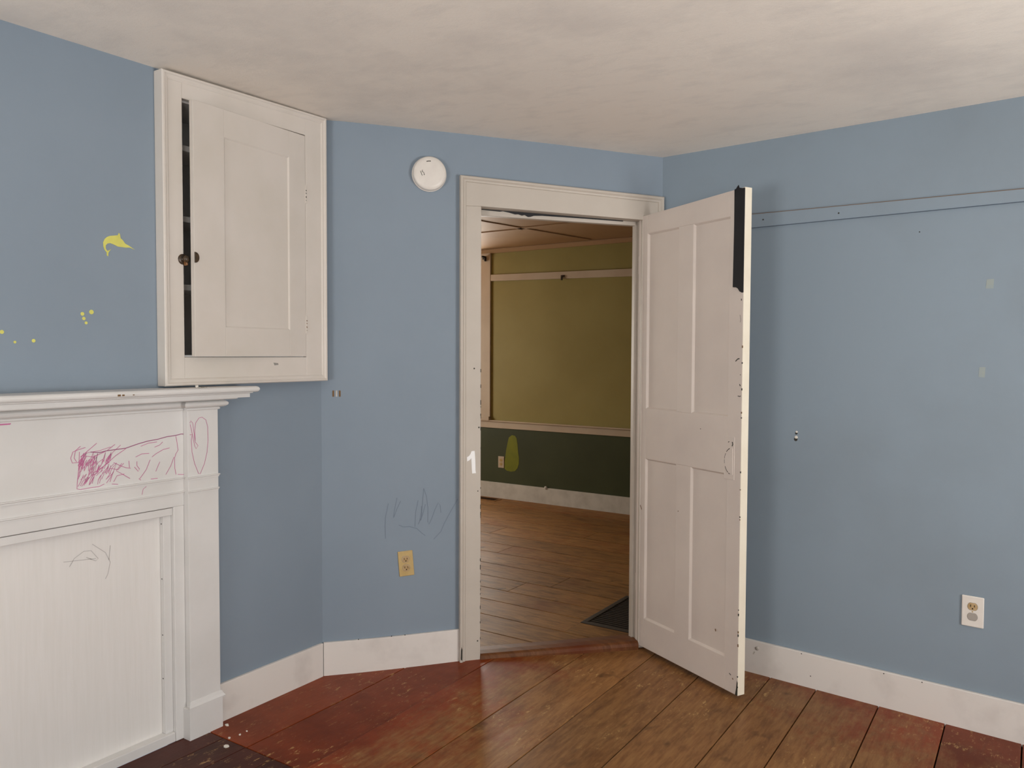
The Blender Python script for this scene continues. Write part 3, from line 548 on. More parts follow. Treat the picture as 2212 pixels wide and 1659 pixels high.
# threshold board with a rounded nosing
m_ = MB()
prof = [(-0.105, 0.002), (-0.098, 0.034), (-0.03, 0.042), (0.012, 0.041), (0.024, 0.034), (0.028, 0.020), (0.028, -0.01), (-0.105, -0.01)]
ra = [m_.bm.verts.new(FD(S0 - 0.001, v, z)) for v, z in prof]; rb = [m_.bm.verts.new(FD(S1 + 0.001, v, z * (1.0 if z > 0 else 1))) for v, z in prof]
for i in range(len(prof)): m_.bm.faces.new((ra[i], ra[(i + 1) % len(prof)], rb[(i + 1) % len(prof)], rb[i]))
m_.bm.faces.new(ra[::-1]); m_.bm.faces.new(rb)
m_.build('threshold', 'threshold_wood', trim, 0.003)['label'] = 'worn brown wooden threshold'
for (s, z, rr, mt) in ((0.672, 1.352, 0.004, 'chip_dark'), (0.690, 0.795, 0.003, 'chip_dark'), (0.694, 1.085, 0.004, 'chip_dark'), (0.690, 0.105, 0.004, 'chip_dark')):
    m_ = MB(); m_.lathe(FD, s, z, [(0.0, CAS + 0.0008), (rr * 0.8, CAS + 0.0007), (rr, CAS - 0.0005)], 9); m_.build('paint_chip', mt, trim)
random.seed(11)
for k in range(22):                                    # bare dark nicks along the inner arris of the left casing
    z = random.choice((random.uniform(1.15, 1.5), random.uniform(0.12, 0.75), random.uniform(0.1, 1.3))); hgt = random.uniform(0.005, 0.022); wd = random.uniform(0.0012, 0.003)
    m_ = MB(); m_.box(FD, S0 - wd, S0 + 0.0006, CAS - 0.003, CAS + 0.0006, z, z + hgt); m_.build('paint_chip', 'chip_dark', trim)
m_ = MB(); m_.prism(FD, [(OL + 0.004, 0.03), (OL + 0.011, 0.024), (OL + 0.012, 0.075), (OL + 0.008, 0.088), (OL + 0.005, 0.07)], 0.0335, 0.0346); m_.build('paint_chip', 'chip_dark', trim)

# the number stuck to the casing
m_ = MB(); m_.prism(FD, ONE, CAS + 0.0002, CAS + 0.0014)
tag(m_.build('number_sticker', 'sticker_white'), 'bright white sticker of the numeral 1 on the left door casing', 'sticker')

# ------------------------------------------------------------------ the open door
DL_, DT, DZ0, DZ1 = 0.678, 0.038, 0.022, 2.073
def dtop(u): return 2.068 + 0.022 * u / DL_
door = thing('door_1', FO(0.34, -DT / 2, DZ0), 'white four-panel wooden door standing open beside the right wall', 'door', kind='structure')
US = [0.0, 0.063, 0.283, 0.378, 0.600, DL_]
ZS = [(0.160, 0.928), (1.163, 1.985)]
def dbox(name, u0, u1, z0, z1, mat='white_door', v0=-DT, v1=0.0, bev=0.0015):
    m_ = MB(); m_.box(FO, u0, u1, v0, v1, z0, z1); return m_.build(name, mat, door, bev)
for (u0, u1) in ((US[0], US[1]), (US[4], US[5] - 0.0012)):
    m_ = MB(); m_.prism(FO, [(u0, DZ0), (u1, DZ0), (u1, dtop(u1)), (u0, dtop(u0))], -DT, 0); m_.build('stile', 'white_door', door, 0.0015)
dbox('rail', US[1], US[4], DZ0, ZS[0][0]); dbox('rail', US[1], US[4], ZS[0][1], ZS[1][0])
m_ = MB(); m_.prism(FO, [(US[1], ZS[1][1]), (US[4], ZS[1][1]), (US[4], dtop(US[4])), (US[1], dtop(US[1]))], -DT, 0); m_.build('rail', 'white_door', door, 0.0015)
for z0, z1 in ZS: dbox('mullion', US[2], US[3], z0, z1)
REC = 0.0095
for z0, z1 in ZS:
    for u0, u1 in ((US[1], US[2]), (US[3], US[4])):
        pn = dbox('panel', u0 - 0.004, u1 + 0.004, z0 - 0.004, z1 + 0.004, 'white_door', -DT + REC, -REC, 0)
        # sticking: sloped fillet on the edges of the panel recess
        for (a, ma, b_, mb_) in (((u0, z0), (1, 1), (u0, z1), (1, -1)), ((u0, z1), (1, -1), (u1, z1), (-1, -1)), ((u1, z1), (-1, -1), (u1, z0), (-1, 1)), ((u1, z0), (-1, 1), (u0, z0), (1, 1))):
            m_ = MB(); m_.sweep(FO, a, ma, b_, mb_, [(-0.001, -REC - 0.001), (-0.001, -0.0006), (0.0008, -0.0006), (0.008, -REC + 0.0005), (0.008, -REC - 0.001)])
            s_ = m_.build('panel_moulding', 'white_door', door); s_.parent = pn; ORIG[s_] = ORIG[pn]
m_ = MB(); m_.prism(FO, [(DL_ - 0.0012, DZ0), (DL_, DZ0), (DL_, dtop(DL_)), (DL_ - 0.0012, dtop(DL_))], -DT, -0.0005); m_.build('lock_edge', 'lit_edge', door)['label'] = 'lock edge of the door, coloured lighter for the light on it'
# old rim lock outline, painted over
lk = dbox('lock_plate', 0.583, 0.642, 0.905, 1.083, 'white_door', -0.002, 0.0016, 0.0014); lk['label'] = 'painted-over lock plate without a knob'
def arc(cu, cz, ru, rz, t0, t1, n=14): return [(cu + ru * math.cos(math.radians(t0 + (t1 - t0) * i / n)), cz + rz * math.sin(math.radians(t0 + (t1 - t0) * i / n))) for i in range(n + 1)]
m_ = MB(); m_.prism(FO, [(0.634, 1.036)] + arc(0.634, 0.981, 0.046, 0.055, 95, 265, 18) + [(0.634, 0.926)], 0.0010, 0.0034); e_ = m_.build('escutcheon', 'white_door', door, 0.0012); e_.parent = lk
for t0, t1, wd in ((112, 140, 0.0035), (148, 172, 0.0025), (176, 192, 0.002), (205, 236, 0.004), (240, 250, 0.003)):
    m_ = MB(); m_.ribbon(FO, arc(0.634, 0.981, 0.0475, 0.0565, t0, t1, 6), wd, 0.0020); c_ = m_.build('paint_chip', 'chip_dark', door); c_.parent = lk
m_ = MB(); m_.ribbon(FO, [(0.630, 1.062), (0.633, 1.052), (0.629, 1.044)], 0.005, 0.0020); c_ = m_.build('paint_chip', 'chip_dark', door); c_.parent = lk
m_ = MB(); m_.ribbon(FO, [(0.606, 1.058), (0.613, 1.062)], 0.003, 0.0020); c_ = m_.build('paint_chip', 'chip_dark', door); c_.parent = lk
for (pl, wd) in (([(0.640, 1.392), (0.652, 1.402), (0.662, 1.403)], 0.004), ([(0.664, 1.30), (0.669, 1.292)], 0.004), ([(0.655, 1.252), (0.666, 1.250), (0.672, 1.253)], 0.003), ([(0.668, 1.34), (0.669, 1.336)], 0.003), ([(0.667, 1.645), (0.668, 1.637)], 0.004), ([(0.661, 1.58), (0.666, 1.56), (0.663, 1.55)], 0.0015),
                 ([(0.30, 0.72), (0.302, 0.716)], 0.005), ([(0.437, 1.100), (0.441, 1.0985)], 0.0035), ([(0.030, 0.70), (0.040, 0.680)], 0.005), ([(0.545, 0.26), (0.548, 0.25)], 0.006), ([(0.63, 0.10), (0.64, 0.095)], 0.004), ([(0.648, 0.086), (0.653, 0.081)], 0.005), ([(0.020, 0.06), (0.026, 0.05)], 0.005)):
    m_ = MB(); m_.ribbon(FO, pl, wd, 0.0006); m_.build('paint_chip', 'chip_dark' if wd < 0.0045 else 'chip_brown', door)
random.seed(21)
for k in range(16):
    z = random.uniform(0.05, 1.45); hgt = random.uniform(0.003, 0.012)
    m_ = MB(); m_.box(FO, DL_ - 0.004, DL_ + 0.0004, -0.0018, 0.0005, z, z + hgt); m_.build('paint_chip', 'chip_dark' if k % 3 else 'chip_brown', door)
m_ = MB(); m_.prism(FO, [(0.664, DZ0), (0.677, DZ0), (0.678, 0.075), (0.674, 0.085), (0.670, 0.05)], -0.001, 0.0006); m_.build('paint_chip', 'chip_dark', door)
for z in (0.28, 1.80):
    m_ = MB(); m_.box(FO, -0.006, 0.0015, -0.014, -0.002, z, z + 0.085); m_.build('hinge', 'white_door', door, 0.002)
# black foam tape hanging on the free edge
T0, T1, TB = 0.622, 0.6785, 1.69
m_ = MB(); m_.prism(FO, [(T0 - 0.001, TB + 0.004), (T0 + 0.018, TB + 0.002), (T0 + 0.028, TB - 0.004), (T0 + 0.036, TB - 0.015), (T0 + 0.050, TB - 0.021), (T1, TB - 0.020), (T1, TB + 0.05), (T1 + 0.001, 2.086), (T1 - 0.012, 2.087), (T1 - 0.030, 2.092), (T1 - 0.034, 2.103), (T1 - 0.040, 2.098), (T1 - 0.046, 2.091), (T0 + 0.001, 2.088), (T0 + 0.002, 1.95)], 0.0004, 0.0034)
m_.build('edge_tape', 'black_tape', door)['label'] = 'strip of black tape down the top corner of the door'

# ------------------------------------------------------------------ fireplace mantel
man = thing('fireplace_mantel', FL(1.18, 0, 0.0), 'white painted wooden fireplace mantelpiece with pink crayon scribbles', 'mantelpiece')
PL0, PL1 = 1.749, 1.877; MC = (HU0 + HU1) / 2          # right pilaster and the centre line
MIR = lambda u: 2 * MC - u
LEND = MIR(PL1)
def mbox(name, u0, u1, v0, v1, z0, z1, mat='white_mantel', bev=0.0015, parent=None):
    m_ = MB(); m_.box(FL, u0, u1, v0, v1, z0, z1); o = m_.build(name, mat, parent or man, bev); return o
def hprof(name, u0, u1, prof, ends=True, parent=None, mat='white_mantel', smooth=False):   # horizontal moulding returned at its ends; prof = (off, z)
    m_ = MB(); n = len(prof)
    base = min(v for v, z in prof)
    ra = [m_.bm.verts.new(FL(u0 - (v - base if ends else 0), v, z)) for v, z in prof]
    rb = [m_.bm.verts.new(FL(u1 + (v - base if ends else 0), v, z)) for v, z in prof]
    for i in range(n): m_.bm.faces.new((ra[i], ra[(i + 1) % n], rb[(i + 1) % n], rb[i]))
    m_.bm.faces.new(ra[::-1]); m_.bm.faces.new(rb)
    o = m_.build(name, mat, parent or man, 0, smooth); return o
def nose(v, z0, z1, n=8):                               # half-round nosing profile
    r_ = (z1 - z0) / 2; c_ = (z0 + z1) / 2
    return [(v - r_ + r_ * math.cos(t), c_ + r_ * math.sin(t)) for t in [math.pi / 2 - math.pi * i / n for i in range(n + 1)]]
SH = 1.2935
hprof('mantel_shelf', LEND - 0.0, PL1 + 0.0 - 0.030, [(0.0, SH - 0.022), (0.0, SH)] + nose(0.140, SH - 0.022, SH))
hprof('shelf_moulding', LEND, PL1 - 0.012, [(0.0, SH - 0.042), (0.0, SH - 0.022), (0.112, SH - 0.022), (0.112, SH - 0.026), (0.104, SH - 0.028), (0.104, SH - 0.042)])
hprof('shelf_moulding', LEND, PL1 + 0.0, [(0.0, SH - 0.050), (0.0, SH - 0.042), (0.066, SH - 0.042), (0.066, SH - 0.047), (0.060, SH - 0.050)])
def cove(u0, u1, b0, ends, pr):
    hprof('bed_moulding', u0, u1, [(b0, SH - 0.079), (b0, SH - 0.050)] + [(b0 + 0.024 * math.cos(t) + 0.004, SH - 0.0635 + 0.0135 * math.sin(t)) for t in [math.pi / 2 - math.pi * i / 8 for i in range(9)]] + [(b0 + 0.004, SH - 0.079)], ends, pr)
    hprof('bed_moulding', u0, u1, [(b0, SH - 0.086), (b0, SH - 0.079), (b0 + 0.006, SH - 0.079), (b0 + 0.006, SH - 0.083), (b0 + 0.003, SH - 0.086)], ends, pr)
FZ = 0.009                                              # frieze and architrave plane
cove(MIR(PL0), PL0, FZ, False, man)
fz = mbox('frieze_board', MIR(PL0), PL0, 0, FZ, 0.9105, SH - 0.04)
ar = mbox('architrave', HU0 - 0.041, HU1 + 0.041, 0, FZ, HZ1, 0.9105)
for (u0, u1) in ((HU1 - 0.0015, HU1 + 0.041), (HU0 - 0.041, HU0 + 0.0015)): mbox('architrave', u0, u1, -0.03, FZ, 0.0, HZ1, bev=0.003)
mbox('architrave', HU0, HU1, -0.03, FZ - 0.0005, HZ1 - 0.001, HZ1 + 0.01, bev=0.002)
def belt(u0, u1, v, ends, pr):
    hprof('moulding_strip', u0, u1, [(v, 0.955), (v, 0.966), (v + 0.007, 0.966), (v + 0.007, 0.962), (v + 0.004, 0.960), (v + 0.004, 0.955)], ends, pr)
    hprof('moulding_strip', u0, u1, [(v, 0.905), (v, 0.915), (v + 0.005, 0.915), (v + 0.005, 0.911), (v + 0.003, 0.908), (v + 0.003, 0.905)], ends, pr)
belt(MIR(PL0), PL0, FZ, False, man)
for side in (1, -1):
    u0, u1 = (PL0, PL1) if side == 1 else (MIR(PL1), MIR(PL0))
    pil = mbox('pilaster', u0, u1, 0, 0.035, 0.0, SH - 0.042)
    belt(u0, u1 - (0.004 if side == 1 else 0), 0.035, True, pil); cove(u0, u1, 0.035, True, pil)
    hprof('plinth_cap', u0, u1, [(0.034, 0.112), (0.034, 0.138), (0.038, 0.136), (0.042, 0.126), (0.047, 0.118), (0.047, 0.112)], True, pil)
    mbox('plinth', u0 - 0.012, u1 + 0.001, 0, 0.047, -0.004, 0.113, parent=pil)
m_ = MB()
for i, pl in enumerate(FRIEZE_STROKES):
    if i not in (1, 2): m_.ribbon(FL, pl, 0.0016 if i > 24 else 0.0019, FZ + 0.0005 + 0.00001 * (i % 40))
m_.build('crayon_drawing', 'pink_crayon', fz)['label'] = 'dense pink crayon scribble on the frieze'
m_ = MB(); m_.ribbon(FL, FRIEZE_STROKES[1], 0.0026, FZ + 0.0011); m_.ribbon(FL, [FRIEZE_STROKES[1][-1], (1.7485, FRIEZE_STROKES[1][-1][1] - 0.0005)], 0.004, FZ + 0.0011); m_.build('crayon_drawing', 'purple_crayon', fz)
m_ = MB()
for pl in PILASTER_STROKES: m_.ribbon(FL, pl, 0.0018, 0.0356)
m_.build('crayon_drawing', 'pink_crayon', [o for o in man.children if o.name.startswith('pilaster')][0])['label'] = 'pink crayon outline of a long loop'
m_ = MB(); m_.prism(FL, [(1.00, 1.198), (1.165, 1.199), (1.168, 1.203), (1.00, 1.204)], FZ, FZ + 0.0008); m_.build('crayon_drawing', 'pink_crayon', fz)
for (u, wd, hh) in ((1.433, 0.010, 0.006), (1.447, 0.008, 0.005), (1.482, 0.005, 0.003)):
    m_ = MB(); m_.box(lambda a, b, c: FL(a, b, c), u - wd / 2, u + wd / 2, 0.1395, 0.1405, SH - 0.013 - hh / 2, SH - 0.013 + hh / 2); m_.build('paint_chip', 'chip_brown', man)

# closing board in the fireplace mouth
fb = thing('fireboard', FL(1.18, -0.02, 0.0), 'white board with nailed cleats closing the fireplace mouth', 'fireboard')
m_ = MB(); m_.box(FL, HU0 + 0.0004, HU1 - 0.0004, -0.05, -0.030, 0.004, 0.858); m_.build('board', 'fireboard_paint', fb)
m_ = MB(); m_.box(FL, HU0 + 0.002, HU1 - 0.002, -0.030, 0.004, 0.832, 0.8585); m_.build('cleat', 'white_mantel', fb, 0.002)
for (u0, u1) in ((1.676, HU1 - 0.0016), (HU0 + 0.0016, HU0 + 0.032)):
    m_ = MB(); m_.box(FL, u0, u1, -0.030, -0.008, 0.034, 0.832); c_ = m_.build('cleat', 'white_mantel', fb, 0.002)
m_ = MB(); m_.box(FL, HU0 + 0.002, HU1 - 0.002, -0.030, 0.006, 0.0, 0.034); m_.build('cleat', 'white_mantel', fb, 0.002)
for z in (0.80, 0.60, 0.395, 0.235):
    m_ = MB(); m_.box(lambda u, v, zz: FL(u, v, zz), 1.6752, 1.6762, -0.022, -0.018, z, z + 0.004); m_.build('nail', 'chip_dark', fb)
m_ = MB()
for pl in FIREBOARD_STROKES: m_.ribbon(FL, pl, 0.0022, -0.0294)
m_.build('pencil_scribble', 'pencil_on_white', fb)

# small metal scrap left on the shelf
t_ = thing('metal_scrap', FL(1.745, 0.118, SH), 'small bent metal scrap lying on the mantel shelf under the cupboard', 'scrap')
m_ = MB(); m_.ribbon(lambda u, v, z: FL(u, z, v), [(1.728, 0.118), (1.742, 0.124), (1.758, 0.120), (1.768, 0.124)], 0.006, SH + 0.004)
r_ = bmesh.ops.extrude_face_region(m_.bm, geom=m_.bm.faces[:])
for v in r_['geom']:
    if isinstance(v, bmesh.types.BMVert): v.co.z -= 0.004
m_.build('strip', 'old_metal', t_)
m_ = MB(); m_.box(FL, 1.727, 1.735, 0.114, 0.122, SH + 0.001, SH + 0.010); m_.build('tab', 'flake_white', t_, 0.001)

# ------------------------------------------------------------------ wall cupboard over the mantel
cup = thing('wall_cupboard', FL(2.02, 0.0, 1.30), 'white built-in wall cupboard with its door ajar beside the ceiling', 'cupboard')
CO = 0.040                                              # the casing stands this far off the wall
L0, L1, B0, B1 = 1.656, 2.4195, 1.300, 2.4
def ctop(u): return 2.401 + 0.0158 * (u - L0) / (L1 - L0)
m_ = MB()
for (q) in ([(L0, B0), (CU0, B0), (CU0, ctop(CU0)), (L0, ctop(L0))],):
    m_.prism(FL, q, 0, CO)
m_.build('casing', 'white_paint', cup, 0.002)
m_ = MB(); m_.prism(FL, [(CU1, B0), (L1, B0), (L1, ctop(L1)), (CU1, ctop(CU1))], 0, CO); m_.build('casing', 'white_paint', cup, 0.002)
m_ = MB(); m_.prism(FL, [(CU0, B0), (CU1, B0), (CU1, CZ0), (CU0, CZ0)], 0, CO); m_.build('casing', 'white_paint', cup, 0.001)
m_ = MB(); m_.prism(FL, [(CU0, CZ1), (CU1, CZ1), (CU1, ctop(CU1)), (CU0, ctop(CU0))], 0, CO); m_.build('casing', 'white_paint', cup, 0.001)
CB = [(0.0, CO - 0.001), (0.0, CO + 0.006), (0.003, CO + 0.010), (0.009, CO + 0.010), (0.012, CO + 0.006), (0.016, CO + 0.004), (0.021, CO + 0.0045), (0.025, CO + 0.002), (0.028, CO - 0.001)]
cs = [(L0, B0), (L0, ctop(L0)), (L1, ctop(L1)), (L1, B0)]; ms_ = [(1, 1), (1, -1), (-1, -1), (-1, 1)]
for i in range(4):
    m_ = MB(); m_.sweep(FL, cs[i], ms_[i], cs[(i + 1) % 4], ms_[(i + 1) % 4], CB); m_.build('back_band', 'white_paint', cup)
# inside: lining and shelves
m_ = MB(); m_.box(FL, CU0, CU1, -0.213, -0.205, CZ0, CZ1); bk = m_.build('lining', 'cupboard_inside', cup)
for u in (1.86, 1.98, 2.10, 2.20): m_ = MB(); m_.box(FL, u, u + 0.004, -0.206, -0.2035, CZ0, CZ1); o = m_.build('board_joint', 'dark_gap', cup); o.parent = bk
m_ = MB(); m_.box(FL, CU0 + 0.0005, CU0 + 0.006, -0.205, 0.02, CZ0, CZ1); m_.build('lining', 'cupboard_inside', cup)
m_ = MB(); m_.box(FL, CU1 - 0.006, CU1 - 0.0005, -0.205, 0.01, CZ0, CZ1); m_.build('lining', 'cupboard_inside', cup)
m_ = MB(); m_.box(FL, CU0, CU1, -0.205, 0.02, CZ0 + 0.0005, CZ0 + 0.008); m_.build('lining', 'cupboard_inside', cup)
m_ = MB(); m_.box(FL, CU0, CU1, -0.205, 0.02, CZ1 - 0.008, CZ1 - 0.0005); m_.build('lining', 'cupboard_inside', cup)
for z in (2.172, 1.916, 1.668): m_ = MB(); m_.box(FL, CU0 + 0.002, CU1 - 0.002, -0.204, -0.01, z - 0.021, z); m_.build('shelf', 'cupboard_inside', cup, 0.002)
# door, ajar about its right edge
TH_C = math.radians(5.6); CW = CU1 - CU0 - 0.003
def FC(u, v, z):                                        # u from the hinge towards the free edge, v out of the front face
    return FL(CU1 - 0.0015 - u * math.cos(TH_C) - v * math.sin(TH_C) * -1.0 * -1.0, CO + u * math.sin(TH_C) + v * math.cos(TH_C), z)
CT = 0.024
def cz1(u): return CZ1 - 0.004 - 0.008 * u / CW
z0 = CZ0 + 0.003
PU0, PU1, PZ0, PZ1 = 0.093, 0.428, 1.512, 2.213
m_ = MB(); m_.box(FC, PU0 - 0.004, PU1 + 0.004, -CT + 0.006, -0.0055, PZ0 - 0.004, PZ1 + 0.004); cd = m_.build('door', 'white_paint', cup); cd['label'] = 'flat-panel cupboard door standing ajar'
def cpart(name, mb_, mat='white_paint', bev=0.0012): o = mb_.build(name, mat, cup, bev); o.parent = cd; ORIG[o] = ORIG[cd]; return o
for u0, u1 in ((0.0, PU0), (PU1, CW)):
    m_ = MB(); m_.prism(FC, [(u0, z0), (u1, z0), (u1, cz1(u1)), (u0, cz1(u0))], -CT, 0); cpart('stile', m_)
m_ = MB(); m_.box(FC, PU0, PU1, -CT, 0, z0, PZ0); cpart('rail', m_)
m_ = MB(); m_.prism(FC, [(PU0, PZ1), (PU1, PZ1), (PU1, cz1(PU1)), (PU0, cz1(PU0))], -CT, 0); cpart('rail', m_)
for (a, ma, b_, mb_) in (((PU0, PZ0), (1, 1), (PU0, PZ1), (1, -1)), ((PU0, PZ1), (1, -1), (PU1, PZ1), (-1, -1)), ((PU1, PZ1), (-1, -1), (PU1, PZ0), (-1, 1)), ((PU1, PZ0), (-1, 1), (PU0, PZ0), (1, 1))):
    m_ = MB(); m_.sweep(FC, a, ma, b_, mb_, [(-0.001, -0.0065), (-0.001, -0.0004), (0.0005, -0.0004), (0.006, -0.0050), (0.006, -0.0065)]); cpart('panel_moulding', m_, 'white_paint', 0)
# two halves of the turn latch
LZ = 1.757
m_ = MB(); m_.prism(FC, [(CW - 0.0005, LZ - 0.019)] + arc(CW - 0.004, LZ, -0.017, 0.019, -90, 90, 14) + [(CW - 0.0005, LZ + 0.019)], 0, 0.0035); cpart('latch_plate', m_, 'bronze', 0.001)
m_ = MB(); m_.lathe(FL, CU0 - 0.004, LZ - 0.005, [(0.019, CO), (0.019, CO + 0.003), (0.015, CO + 0.005), (0.007, CO + 0.006), (0.006, CO + 0.014), (0.011, CO + 0.018), (0.013, CO + 0.023), (0.010, CO + 0.028), (0.0, CO + 0.030)], 24)
kn = m_.build('latch_knob', 'bronze', cup, 0, True)
m_ = MB(); m_.prism(FL, [(CU0 - 0.004, LZ - 0.012), (CU0 + 0.003, LZ - 0.012), (CU0 + 0.005, LZ - 0.026), (CU0 - 0.002, LZ - 0.028)], CO + 0.004, CO + 0.020); o = m_.build('latch_lever', 'brass_worn', cup, 0.002); o.parent = kn
# painted butt hinges and chipped paint at the seam
for z in (2.085, 1.545):
    m_ = MB(); m_.box(FL, CU1 - 0.003, CU1 + 0.004, CO - 0.001, CO + 0.003, z - 0.045, z + 0.03); h_ = m_.build('hinge', 'white_paint', cup, 0.001)
    for k, (dz, wd) in enumerate(((0.012, 0.006), (0.0, 0.005), (-0.014, 0.008), (-0.03, 0.003))):
        m_ = MB(); m_.prism(FL, [(CU1 - 0.002, z + dz), (CU1 + 0.003, z + dz - 0.002), (CU1 + 0.002, z + dz - wd), (CU1 - 0.001, z + dz - wd * 0.8)], CO + 0.003, CO + 0.0037)
        c_ = m_.build('paint_chip', 'chip_dark' if z > 2 else 'chip_brown', cup); c_.parent = h_
m_ = MB(); m_.prism(FL, [(2.135, 1.380), (2.158, 1.378), (2.160, 1.371), (2.140, 1.369)], CO, CO + 0.0006); m_.build('scuff', 'seam_line', cup)

# ------------------------------------------------------------------ wall decals
m_ = MB(); m_.prism(FL, FISH, 0.0002, 0.0012)
tag(m_.build('fish_decal', 'yellow_vinyl'), 'yellow leaping billfish decal on the blue wall above the mantel', 'sticker')
DOT_L = ['yellow dot decal left of the largest dot below the fish', 'largest yellow dot decal below the fish', 'second dot from the top in the yellow column below the fish', 'lowest dot in the yellow column below the fish',
         'yellow dot decal at the left edge of the picture above the mantel', 'tiny yellow dot decal just above the mantel near the left edge', 'lone yellow dot decal above the mantel right of the tiny dot']
for (u, z, rr), lb in zip(DOTS, DOT_L):
    m_ = MB(); m_.lathe(FL, u, z, [(0.0, 0.0012), (rr * 0.93, 0.0012), (rr, 0.0002)], 18); tag(m_.build('dot_decal', 'yellow_vinyl'), lb, 'sticker', 'yellow dots on the blue wall')
for (s, z, hw, hh, lb) in ((1.362, 1.686, 0.013, 0.017, 'upper pale yellowish tape square on the right blue wall'), (1.344, 1.358, 0.011, 0.019, 'lower pale yellowish tape patch on the right blue wall')):
    m_ = MB(); m_.prism(FR, [(s - hw, z - hh), (s + hw * 0.9, z - hh * 1.05), (s + hw, z + hh), (s - hw * 0.8, z + hh * 0.95)], 0.0001, 0.0007); tag(m_.build('tape_patch', 'tape_residue'), lb, 'tape')

# ------------------------------------------------------------------ smoke detector
du, dz = DET
sd = thing('smoke_detector', FD(du, 0, dz), 'round white smoke detector on the diagonal wall above the doorway corner', 'smoke detector')
m_ = MB(); m_.lathe(FD, du, dz, [(0.0, 0.0), (0.076, 0.0), (0.077, 0.003), (0.077, 0.008), (0.074, 0.010), (0.0, 0.010)], 56); m_.build('base', 'white_plastic', sd, 0)
m_ = MB(); m_.lathe(FD, du, dz, [(0.0, 0.009), (0.0735, 0.009), (0.0745, 0.014), (0.0735, 0.028), (0.069, 0.034), (0.055, 0.0365), (0.0, 0.0375)], 56); cv = m_.build('cover', 'white_plastic', sd, 0, True)
m_ = MB(); m_.ribbon(FD, arc(du, dz, 0.051, 0.051, 108, 86, 8), 0.0032, 0.0376); o = m_.build('vent_slot', 'dark_slot', sd); o.parent = cv
m_ = MB()
k = 0.0105
for pl in ([(-0.042, 0.006), (-0.039, -0.002), (-0.036, -0.011), (-0.033, -0.013)], [(-0.034, 0.011), (-0.0345, 0.003), (-0.035, 0.001)], [(-0.033, 0.003), (-0.028, 0.000), (-0.026, -0.006), (-0.0245, -0.011), (-0.028, -0.010)]):
    m_.ribbon(FD, [(du + a_, dz + b_) for a_, b_ in pl], 0.002, 0.0378)
o = m_.build('printed_mark', 'chip_dark', sd); o.parent = cv

# ------------------------------------------------------------------ power outlets
def outlet(fr, cu, cz, wd, hh, tilt, mplate, mrec, label, lower=None, thick=0.005, slots=True, bev=0.003):
    ca, sa = math.cos(math.radians(tilt)), math.sin(math.radians(tilt))
    def F(u, v, z): return fr(cu + u * ca - z * sa, v, cz + u * sa + z * ca)
    t = thing('power_outlet', fr(cu, 0, cz - hh / 2), label, 'outlet')
    m_ = MB(); m_.prism(F, [(-wd / 2, -hh / 2), (wd / 2, -hh / 2), (wd / 2, hh / 2), (-wd / 2, hh / 2)], 0.0, thick); m_.build('wall_plate', mplate, t, bev)
    for k, dz in ((0, 0.0195), (1, -0.0195)):
        o_ = [(0.0165 * math.cos(a), dz + 0.0165 * math.sin(a)) for a in [math.radians(x) for x in range(0, 360, 15)]]
        o_ = [(x, max(dz - 0.0138, min(dz + 0.0138, y))) for x, y in o_]
        ring = [(x * 1.07, dz + (y - dz) * 1.07) for x, y in o_]
        m_ = MB(); m_.prism(F, ring, thick - 0.001, thick + 0.0003); m_.build('receptacle_gap', 'seam_line', t)
        m_ = MB(); m_.prism(F, o_, thick - 0.001, thick + 0.0018); rc = m_.build('receptacle', lower if (lower and k) else mrec, t, 0.0006)
        if slots and not (lower and k):
            for (su, s0, s1) in ((-0.0066, -0.0015, 0.0075), (0.0062, -0.0010, 0.0065)):
                m_ = MB(); m_.box(F, su - 0.0012, su + 0.0012, thick + 0.001, thick + 0.0021, dz + s0, dz + s1); x = m_.build('slot', 'dark_slot', t); x.parent = rc
            m_ = MB(); m_.lathe(F, 0.0, dz - 0.0075, [(0.0, thick + 0.0022), (0.0026, thick + 0.0022), (0.0028, thick + 0.001)], 12); x = m_.build('slot', 'dark_slot', t); x.parent = rc
    m_ = MB(); m_.lathe(F, 0, 0, [(0.0, thick + 0.0012), (0.0022, thick + 0.001), (0.003, thick - 0.0005)], 12); m_.build('screw', mrec, t)
    return t
outlet(FD, 0.3657, 0.4770, 0.0665, 0.1135, 4.5, 'ivory_plastic', 'tan_plastic', 'crooked ivory wall outlet on the diagonal wall left of the doorway')
outlet(FR, 1.3350, 0.4520, 0.0745, 0.1170, 0.0, 'white_plastic', 'tan_plastic', 'white wall outlet with tan and grey sockets low on the right wall', 'grey_plastic', 0.007, True, 0.005)
outlet(FG, -4.3825, 0.3558, 0.070, 0.113, 0.0, 'far_trim', 'ivory_plastic', 'cream wall outlet on the dark green wall beside the yellow-green patch', None, 0.010)

